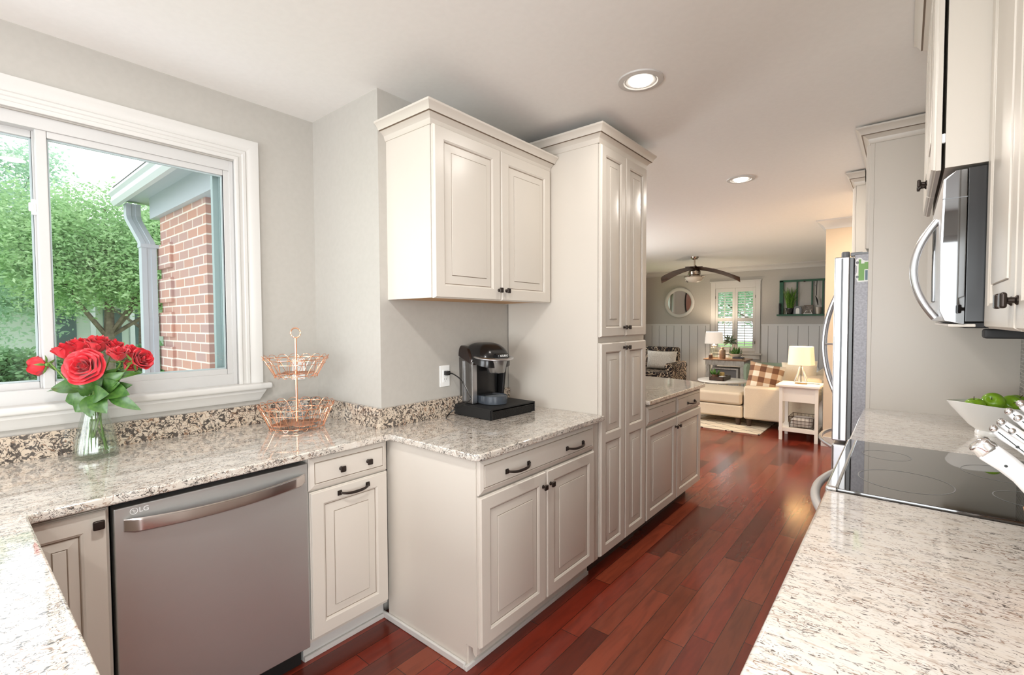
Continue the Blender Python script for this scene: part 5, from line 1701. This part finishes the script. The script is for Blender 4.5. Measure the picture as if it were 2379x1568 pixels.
# green window-frame shelf
t = thing('wall_shelf', 'dark green old window frame hung as a shelf on the far wall', 'shelf', (-1.5, YL, 1.53))
mb = MB()
mb.box(-1.925, -1.855, YL - .05, YL, 1.55, 2.215, .003); mb.box(-1.925, -.98, YL - .05, YL, 2.185, 2.222, .003); mb.box(-1.05, -.98, YL - .05, YL, 1.55, 2.2, .003)
for x in (-1.625, -1.375, -1.20): mb.box(x - .011, x + .011, YL - .04, YL - .005, 1.55, 2.19)
mb.build('frame', green_p, t)
MB().box(-1.95, -.955, YL - .16, YL, 1.520, 1.552, .004).build('ledge', green_p, t)
mb = MB(); mb.ball((-1.50, YL - .052, 2.185), .02, .01, .012, 10, 8); mb.build('catch', M['bronze'], t)
t = thing('potted_grass', 'tall green grass plant in a black pot on the green shelf', 'plant', (-1.735, YL - .10, 1.552))
mb = MB(); mb.lathe([(.045, 0), (.062, .10), (.072, .102), (.072, .122), (.06, .122), (.05, .09)], (-1.735, YL - .085, 1.552), 24); mb.build('pot', M['black'], t)
mb = MB(); mb.lathe([(0, .10), (.06, .10)], (-1.735, YL - .085, 1.552), 16); mb.build('soil', M['soil'], t)
mb = MB()
for k in range(120):
    a = rnd.uniform(0, 2 * PI); sp = rnd.uniform(0, .12); hgt = rnd.uniform(.24, .44)
    b = Vector((-1.735 + .045 * math.cos(a) * rnd.random(), YL - .085 + .04 * math.sin(a) * rnd.random(), 1.65))
    mid = b + Vector((sp * .4 * math.cos(a), sp * .3 * math.sin(a), hgt * .6)); tip = b + Vector((sp * math.cos(a), sp * .5 * math.sin(a), hgt))
    tip.y = min(tip.y, YL - .015); mid.y = min(mid.y, YL - .02)
    mb.tube([b, mid, tip], [.0042, .0036, .0008], 4)
mb.build('grass_blades', noisy('grass_blade', sr(58, 110, 36), sr(120, 160, 60), 40, .5), t)
tag(MB().lathe([(.022, 0), (.026, .004), (.024, .07), (.012, .10), (.014, .13), (.010, .13), (.008, .1), (.02, .07), (.022, .008), (0, .008)], (-1.855 + .03, YL - .11, 1.552), 20).build('glass_bottle', M['thing_glass'], smooth=60), 'little clear bottle at the left end of the green shelf', 'bottle')
tag(MB().box(-1.925, -1.895, YL - .10, YL - .055, 1.552, 1.77, .006).build('figurine', M['blackm']), 'slim black figurine at the far left of the green shelf', 'figurine')
cl_ = thing('mantel_clock', 'arched pewter ornament beside the potted grass on the green shelf', 'ornament', (-1.60, YL - .09, 1.552))
mb = MB(); mb.prism([(-1.665, 1.552)] + [(-1.598 + .067 * math.cos(math.radians(180 - 180 * i / 10)), 1.655 + .06 * math.sin(math.radians(180 * i / 10))) for i in range(11)] + [(-1.531, 1.552)], YL - .115, YL - .06, .004, axis='Y'); mb.build('case', M['grey'], cl_)
mb = MB(); mb.prism([(-1.63, 1.56)] + [(-1.598 + .03 * math.cos(math.radians(180 - 180 * i / 8)), 1.64 + .035 * math.sin(math.radians(180 * i / 8))) for i in range(9)] + [(-1.566, 1.56)], YL - .119, YL - .114, 0, axis='Y'); mb.build('face', M['white'], cl_)
pf = thing('picture_frame', 'small grey picture on an easel, middle of the green shelf', 'picture', (-1.42, YL - .09, 1.552))
mb = MB(); mb.T = Matrix.Translation((-1.425, YL - .10, 1.562)) @ Matrix.Rotation(-.3, 4, 'X'); mb.box(-.075, .075, -.006, .006, 0, .17, .003); mb.build('frame', mat('weathered_wood', sr(120, 108, 98), .6), pf)
mb = MB(); mb.T = Matrix.Translation((-1.425, YL - .10, 1.562)) @ Matrix.Rotation(-.3, 4, 'X'); mb.box(-.058, .058, -.0075, -.006, .018, .152); mb.build('picture', noisy('grey_print', sr(92, 86, 82), sr(150, 142, 134), 30, .6), pf)
mb = MB(); mb.tube([(-1.49, YL - .14, 1.557), (-1.44, YL - .06, 1.66)], .005, 6); mb.tube([(-1.36, YL - .14, 1.557), (-1.41, YL - .06, 1.66)], .005, 6); mb.box(-1.50, -1.35, YL - .15, YL - .11, 1.555, 1.565); mb.build('easel', M['white'], pf)
bx_ = thing('tin_bucket', 'dull tin bucket near the right end of the green shelf', 'bucket', (-1.24, YL - .09, 1.552))
mb = MB(); mb.lathe([(.045, 0), (.058, .13), (.053, .13), (.042, .008), (0, .008)], (-1.265, YL - .085, 1.552), 24); mb.build('bucket', mat('dull_tin', sr(170, 160, 150), .4, .6), bx_)
hk = thing('hanging_tool', 'black iron tool hanging in the green shelf on the right', 'ornament', (-1.29, YL - .06, 2.17))
mb = MB(); mb.tube([(-1.295, YL - .055, 2.185), (-1.298, YL - .06, 2.10), (-1.30, YL - .062, 1.90)], .006, 6); mb.tube([(-1.315, YL - .06, 1.90), (-1.29, YL - .062, 1.82), (-1.272, YL - .062, 1.72)], [.006, .016, .006], 8)
mb.tube([(-1.335, YL - .058, 2.17), (-1.345, YL - .06, 2.12), (-1.315, YL - .06, 2.08)], .003, 5)
mb.build('tool', M['black'], hk)

# ceiling fan
FX, FY = -2.862, 8.5
t = thing('ceiling_fan', 'brushed nickel ceiling fan with three swooping dark blades and a dome light', 'ceiling fan', (FX, FY, CZ))
nick = mat('brushed_nickel', sr(176, 164, 150), .22, 1)
mb = MB(); mb.lathe([(.068, 0), (.066, -.015), (.045, -.045), (.02, -.052), (.0, -.052)], (FX, FY, CZ), 28); mb.build('canopy', nick, t)
mb = MB(); mb.tube([(FX, FY, CZ - .05), (FX, FY, 2.345)], .013, 12); mb.lathe([(.0, 2.355), (.028, 2.352), (.03, 2.32), (.0, 2.315)], (FX, FY, 0), 20); mb.build('downrod', nick, t)
mb = MB(); mb.lathe([(0, 2.325), (.08, 2.322), (.10, 2.30), (.098, 2.25), (.09, 2.235), (.06, 2.225), (0, 2.225)], (FX, FY, 0), 32); mb.build('motor', nick, t)
mb = MB(); mb.lathe([(.0, 2.225), (.135, 2.224), (.178, 2.214), (.180, 2.202), (.165, 2.196)], (FX, FY, 0), 36); mb.build('light_rim', nick, t)
mb = MB(); mb.lathe([(.165, 2.198), (.150, 2.165), (.11, 2.13), (.06, 2.11), (0, 2.104)], (FX, FY, 0), 36); mb.build('dome', mat('frosted_glass', sr(214, 204, 188), .35), t)
blade_m = noisy('dark_walnut_blade', sr(62, 42, 32), sr(82, 58, 44), 16, .3, stretch=(.3, 1, 1))
for ang in (109, -125, -5):
    a = math.radians(ang)
    mb = MB(); vs = []; fs = []
    K = 14
    for i in range(K + 1):
        v = i / K
        r = -.17 + .90 * v
        w = (.008 + .074 * math.sin(min(v * 1.6, 1) * PI / 2)) * (1 if v < .85 else math.sqrt(max(0.02, 1 - ((v - .85) / .15) ** 2)))
        z = 2.375 - .05 * v - (.12 if ang == 109 else .21) * v ** 2.2
        sweepb = .10 * v ** 2
        for (s_, dz) in ((-1, .020), (0, 0), (1, -.020)):
            for th in (.004, -.004):
                x = r; y = sweepb + s_ * w
                vs.append((FX + x * math.cos(a) - y * math.sin(a), FY + x * math.sin(a) + y * math.cos(a), z + dz * (1 + v) + th))
    for i in range(K):
        o = i * 6; p = o + 6
        for (q, r_) in ((0, 2), (2, 4)):
            fs.append((o + q, p + q, p + r_, o + r_)); fs.append((o + q + 1, o + r_ + 1, p + r_ + 1, p + q + 1))
        fs.append((o, o + 1, p + 1, p)); fs.append((o + 4, p + 4, p + 5, o + 5))
    fs.append((0, 2, 4, 5, 3, 1)); k = K * 6; fs.append((k, k + 1, k + 3, k + 5, k + 4, k + 2))
    mb.add(vs, fs); mb.build('blade', blade_m, t, smooth=50)
t = thing('oval_picture', 'oval brown picture in black frame, seen in the round mirror', 'picture', (-4.75, 7.75, 1.95))
mb = MB()
vs = [(-4.75 + d, 7.75 + .30 * r * math.cos(2 * PI * j / 48), 1.95 + .40 * r * math.sin(2 * PI * j / 48)) for (r, d) in ((1, 0), (1, .025), (.9, .025), (.9, .008)) for j in range(48)]
mb.add(vs, [(i * 48 + j, (i + 1) * 48 + j, (i + 1) * 48 + (j + 1) % 48, i * 48 + (j + 1) % 48) for i in range(3) for j in range(48)]); mb.build('frame', M['blackm'], t, smooth=40)
MB().add([(-4.742, 7.75 + .275 * math.cos(2 * PI * j / 48), 1.95 + .365 * math.sin(2 * PI * j / 48)) for j in range(48)], [tuple(range(48))]).build('panel', mat('russet_panel', sr(150, 96, 72), .5), t, smooth=0)
# ================================================================== OUTSIDE
GZ = -.42
lawn_m = noisy('lawn_grass', sr(96, 138, 62), sr(132, 168, 88), 3, .95)
struct(MB().box(-60, -5.0, -30, 45, GZ - .1, GZ).build('ground', lawn_m, smooth=0), 'mown lawn outside the kitchen window')
struct(MB().box(-5.0, 12, 10.86, 60, GZ - .1, GZ).build('ground', lawn_m, smooth=0), 'lawn beyond the living-room window')

# brick wing of the house
brick_m = mat('red_brick', sr(160, 110, 90), .85)
_n = N(brick_m); _t = _n.n('ShaderNodeTexCoord'); _sx = _n.n('ShaderNodeSeparateXYZ'); _n.l(_t.outputs['Object'], _sx.inputs[0])
_cx = _n.n('ShaderNodeCombineXYZ'); _n.l(_n.math('ADD', _sx.outputs[0], _sx.outputs[1]), _cx.inputs[0]); _n.l(_sx.outputs[2], _cx.inputs[1])
_br = _n.n('ShaderNodeTexBrick', Color1=sr(192, 146, 130), Color2=sr(174, 148, 146), Mortar=sr(232, 224, 214), Scale=1.0, Mortar_Size=.006, Brick_Width=.215, Row_Height=.0715, Mortar_Smooth=.1, Bias=-.1)
_n.l(_cx.outputs[0], _br.inputs[0])
_nz = _n.noise(_t.outputs['Object'], 5, 2)
_n.l(_n.mix(_n.math('MULTIPLY', _nz, .35), _br.outputs[0], sr(186, 140, 120)), _n.b.inputs['Base Color'])
BY0 = 1.24
mb = MB(); mb.box(-4.95, -3.86, BY0, 1.40, GZ, 2.345); mb.box(-3.86, -2.95, BY0, 1.40, GZ, .45)
mb.box(-2.95, -2.73, BY0, 1.40, GZ, 2.345); mb.box(-4.95, -4.90, 1.40, 4.8, GZ, 2.345)
for k in range(9):
    z = GZ + .02 + k * .286
    mb.box(-4.972, -4.62, BY0 - .022, BY0 + .01, z + .006, z + .2085, .003)
wg = struct(mb.build('wall_brick_wing', brick_m, smooth=0), 'red brick wing of the house outside the kitchen window')
ex_w = mat('white_exterior_paint', sr(204, 208, 212), .5)
ex_b = mat('grey_blue_soffit_paint', sr(178, 185, 192), .5)
win5 = bpy.data.objects.new('window_5', None); C.objects.link(win5); win5.location = (-3.4, BY0 + .1, .45); struct(win5)
mb = MB(); mb.box(-3.86, -3.70, BY0 + .09, BY0 + .14, .45, 2.345); mb.box(-3.0, -2.95, BY0 + .09, BY0 + .14, .45, 2.345); mb.box(-3.7, -3.0, BY0 + .09, BY0 + .14, 2.26, 2.345); mb.box(-3.7, -3.0, BY0 + .09, BY0 + .14, .45, .53); mb.box(-3.7, -3.0, BY0 + .10, BY0 + .13, 1.36, 1.42)
mb.build('window_frame', ex_w, win5)
MB().box(-3.7, -3.0, BY0 + .112, BY0 + .118, .5, 2.3).build('pane', M['pane'], win5, smooth=0)
mb = MB(); mb.box(-5.06, -2.73, BY0 - .045, BY0 + .16, 2.335, 2.52)
mb.box(-5.38, -2.73, 1.083, BY0 + .16, 2.515, 2.535)
struct(mb.build('trim_5', ex_b, smooth=0), 'pale frieze board and soffit under the eaves')
struct(MB().prism([(1.0, 2.62), (1.7, 3.0), (3.2, 3.0), (3.2, 2.7), (1.1, 2.56)], -5.36, -2.73, 0, axis='X').build('roof', mat('grey_shingles', sr(120, 118, 116), .9), smooth=0))
t = thing('rain_gutter', 'white rain gutter along the eaves of the brick wing', 'gutter', (-4, .93, 2.5))
mb = MB(); mb.prism([(1.085, 2.52), (1.055, 2.475), (1.015, 2.468), (.995, 2.50), (1.0, 2.545), (.980, 2.565), (.980, 2.585), (1.085, 2.585)], -5.40, -2.74, 0, axis='X'); mb.build('trough', ex_w, t, smooth=0)
t = thing('downspout', 'white ribbed downspout with an offset bend at the corner of the brick wing', 'downspout', (-4.96, 1.12, 0))
def duct(mb, pts, wx, wy):
    secs = []
    for (x, y, z) in pts:
        secs.append([(x + dx * wx, y + dy * wy, z) for (dx, dy) in ((-.5, -.5), (-.5, -.15), (-.44, -.12), (-.44, .12), (-.5, .15), (-.5, .5), (.5, .5), (.5, .15), (.44, .12), (.44, -.12), (.5, -.15), (.5, -.5))])
    loft(mb, secs)
mb = MB(); duct(mb, [(-5.32, 1.13, 2.49), (-5.32, 1.13, 2.385), (-5.30, 1.132, 2.35), (-4.99, 1.148, 2.12), (-4.96, 1.15, 2.08), (-4.96, 1.15, GZ + .05)], .085, .105); mb.build('pipe', ex_b, t, smooth=20)
for z in (2.07, .9): MB().box(-5.01, -4.91, 1.09, BY0, z, z + .03, .003).build('strap', ex_b, t)

# trees: crowns of separate leaf blades around branching limbs
def leaf_mat(name, a, b, c_):
    m = mat(name, a, .6); n = N(m)
    v = n.coord((1, 1, 1))
    w = n.n('ShaderNodeTexWhiteNoise'); q = n.n('ShaderNodeVectorMath', operation='SNAP'); n.l(v, q.inputs[0]); q.inputs[1].default_value = (.22, .22, .22)
    n.l(q.outputs[0], w.inputs[0])
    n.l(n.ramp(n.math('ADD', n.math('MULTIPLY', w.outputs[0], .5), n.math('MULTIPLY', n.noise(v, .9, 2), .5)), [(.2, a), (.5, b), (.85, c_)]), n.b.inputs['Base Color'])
    out = m.node_tree.nodes['Material Output']
    tl = n.n('ShaderNodeBsdfTranslucent'); mx = n.n('ShaderNodeMixShader', Fac=0.45)
    n.l(n.b.inputs['Base Color'].links[0].from_socket, tl.inputs[0])
    n.l(n.b.outputs[0], mx.inputs[1]); n.l(tl.outputs[0], mx.inputs[2]); n.l(mx.outputs[0], out.inputs[0])
    return m
LM = [leaf_mat('haze_paled_leaf', sr(146, 182, 132), sr(172, 206, 154), sr(202, 226, 182)), leaf_mat('deep_leaf', sr(120, 160, 120), sr(146, 184, 138), sr(176, 208, 160)), leaf_mat('hazy_leaf', sr(160, 194, 170), sr(186, 214, 190), sr(208, 230, 208))]  # greens paled to put the outdoor haze into the leaf colour
bark = noisy('bark', sr(92, 82, 72), sr(122, 110, 98), 12, .9)
def tree(label, x, y, h, blobs, m, n, ls, seed, trunk=.12, name='tree'):
    rnd = random.Random(seed)
    t = thing(name, label, 'tree' if name == 'tree' else 'shrub', (x, y, GZ))
    mb = MB()
    mb.tube([(x, y, GZ), (x + .05, y, GZ + h * .25), (x - .03, y + .05, GZ + h * .5), (x, y, GZ + h * .8)], [trunk, trunk * .8, trunk * .55, trunk * .2], 8)
    for (bx_, by_, bz, r) in blobs:
        mb.tube([(x, y, GZ + h * .3), (x + bx_ * .6, y + by_ * .6, GZ + (h * .3 + bz) / 2), (x + bx_, y + by_, GZ + bz)], [trunk * .4, trunk * .25, trunk * .08], 5)
    mb.build('trunk', bark, t)
    vs = []; fs = []
    tot = sum(b[3] ** 2 for b in blobs)
    for (bx_, by_, bz, r) in blobs:
        cl = max(6, int(n * r * r / tot / 14))
        for c in range(cl):
            d = Vector((rnd.gauss(0, 1), rnd.gauss(0, 1), rnd.gauss(0, .8))).normalized() * r * rnd.random() ** .45
            cc = Vector((x + bx_, y + by_, GZ + bz)) + d
            for k in range(14):
                p = cc + Vector((rnd.gauss(0, .13), rnd.gauss(0, .13), rnd.gauss(0, .10))) * (r ** .5)
                if p.z < GZ + .02: p.z = GZ + rnd.uniform(.02, .3)
                s_ = ls * rnd.uniform(.6, 1.3)
                u = Vector((rnd.gauss(0, 1), rnd.gauss(0, 1), rnd.gauss(0, .5))).normalized(); w = u.cross(Vector((rnd.gauss(0, 1), rnd.gauss(0, 1), rnd.gauss(0, 1)))).normalized()
                o = len(vs)
                vs += [p - u * s_, p + w * s_ * .42 + u * .1 * s_, p + u * s_, p - w * s_ * .42 + u * .1 * s_]
                fs.append((o, o + 1, o + 2, o + 3))
    me = bpy.data.meshes.new('foliage'); me.from_pydata([tuple(v - Vector((x, y, GZ))) for v in vs], [], fs); me.materials.append(m)
    o = bpy.data.objects.new('foliage', me); C.objects.link(o); o.parent = t
    return t
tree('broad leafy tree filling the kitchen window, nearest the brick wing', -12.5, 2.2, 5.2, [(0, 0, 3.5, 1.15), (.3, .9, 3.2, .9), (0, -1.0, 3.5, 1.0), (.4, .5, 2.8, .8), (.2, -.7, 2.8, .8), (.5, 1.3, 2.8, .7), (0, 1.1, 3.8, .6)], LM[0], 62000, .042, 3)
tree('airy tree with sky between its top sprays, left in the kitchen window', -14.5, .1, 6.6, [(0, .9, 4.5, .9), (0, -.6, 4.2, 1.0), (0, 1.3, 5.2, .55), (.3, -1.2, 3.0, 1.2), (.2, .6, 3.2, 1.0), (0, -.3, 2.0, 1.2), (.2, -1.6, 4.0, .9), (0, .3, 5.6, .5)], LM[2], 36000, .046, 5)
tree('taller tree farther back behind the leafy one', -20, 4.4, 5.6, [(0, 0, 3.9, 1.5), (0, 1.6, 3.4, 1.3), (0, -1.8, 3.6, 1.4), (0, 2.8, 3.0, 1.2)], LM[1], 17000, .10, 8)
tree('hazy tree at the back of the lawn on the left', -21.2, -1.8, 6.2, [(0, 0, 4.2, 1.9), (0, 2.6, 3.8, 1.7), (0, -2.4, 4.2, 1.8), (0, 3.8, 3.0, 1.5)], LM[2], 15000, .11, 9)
for i, (x, y, r) in enumerate(((-17.5, -.9, .9), (-18.2, 1.0, .8), (-19.0, 3.0, .75), (-18.6, 4.4, .8))):
    lb = ['rounded shrub at the left edge of the lawn beyond the window', 'low shrub left of the white porch columns', 'low shrub in front of the white porch columns', 'low shrub right of the porch, beside the brick wing'][i]
    tree(lb, x, y, .9, [(0, -.5, .5, r * .7), (0, .4, .55, r * .75), (.1, 0, .9, r * .5)], LM[1], 3800, .085, 20 + i, .04, 'garden_shrub')
# neighbour's house
t = thing('neighbour_house', 'white house with dark windows and porch columns glimpsed across the lawn', 'house', (-27, 5, GZ))
MB().box(-30, -27, 1.5, 12, GZ, 2.55).build('facade', mat('pale_siding', sr(214, 222, 218), .7), t, smooth=0)
for y in (3.1, 4.6, 5.5, 7.4):
    f_ = MB().box(-27.02, -26.96, y, y + .62, GZ + .7, 2.05).build('window', mat('dark_pane', sr(96, 116, 122), .3), t, smooth=0)
for y in (2.7, 4.0, 5.3, 6.6):
    MB().box(-26.0, -25.84, y, y + .16, GZ + .1, 2.3).build('column', ex_w, t, smooth=0)
MB().prism([(2.3, -25.5)] and [(1.2, 2.5), (12.2, 2.5), (12.2, 2.75), (6.7, 5.2), (1.2, 2.75)], -30.2, -25.6, 0, axis='X').build('roof', mat('brown_shingles', sr(140, 132, 126), .9), t, smooth=0)
# trees beyond the living-room window
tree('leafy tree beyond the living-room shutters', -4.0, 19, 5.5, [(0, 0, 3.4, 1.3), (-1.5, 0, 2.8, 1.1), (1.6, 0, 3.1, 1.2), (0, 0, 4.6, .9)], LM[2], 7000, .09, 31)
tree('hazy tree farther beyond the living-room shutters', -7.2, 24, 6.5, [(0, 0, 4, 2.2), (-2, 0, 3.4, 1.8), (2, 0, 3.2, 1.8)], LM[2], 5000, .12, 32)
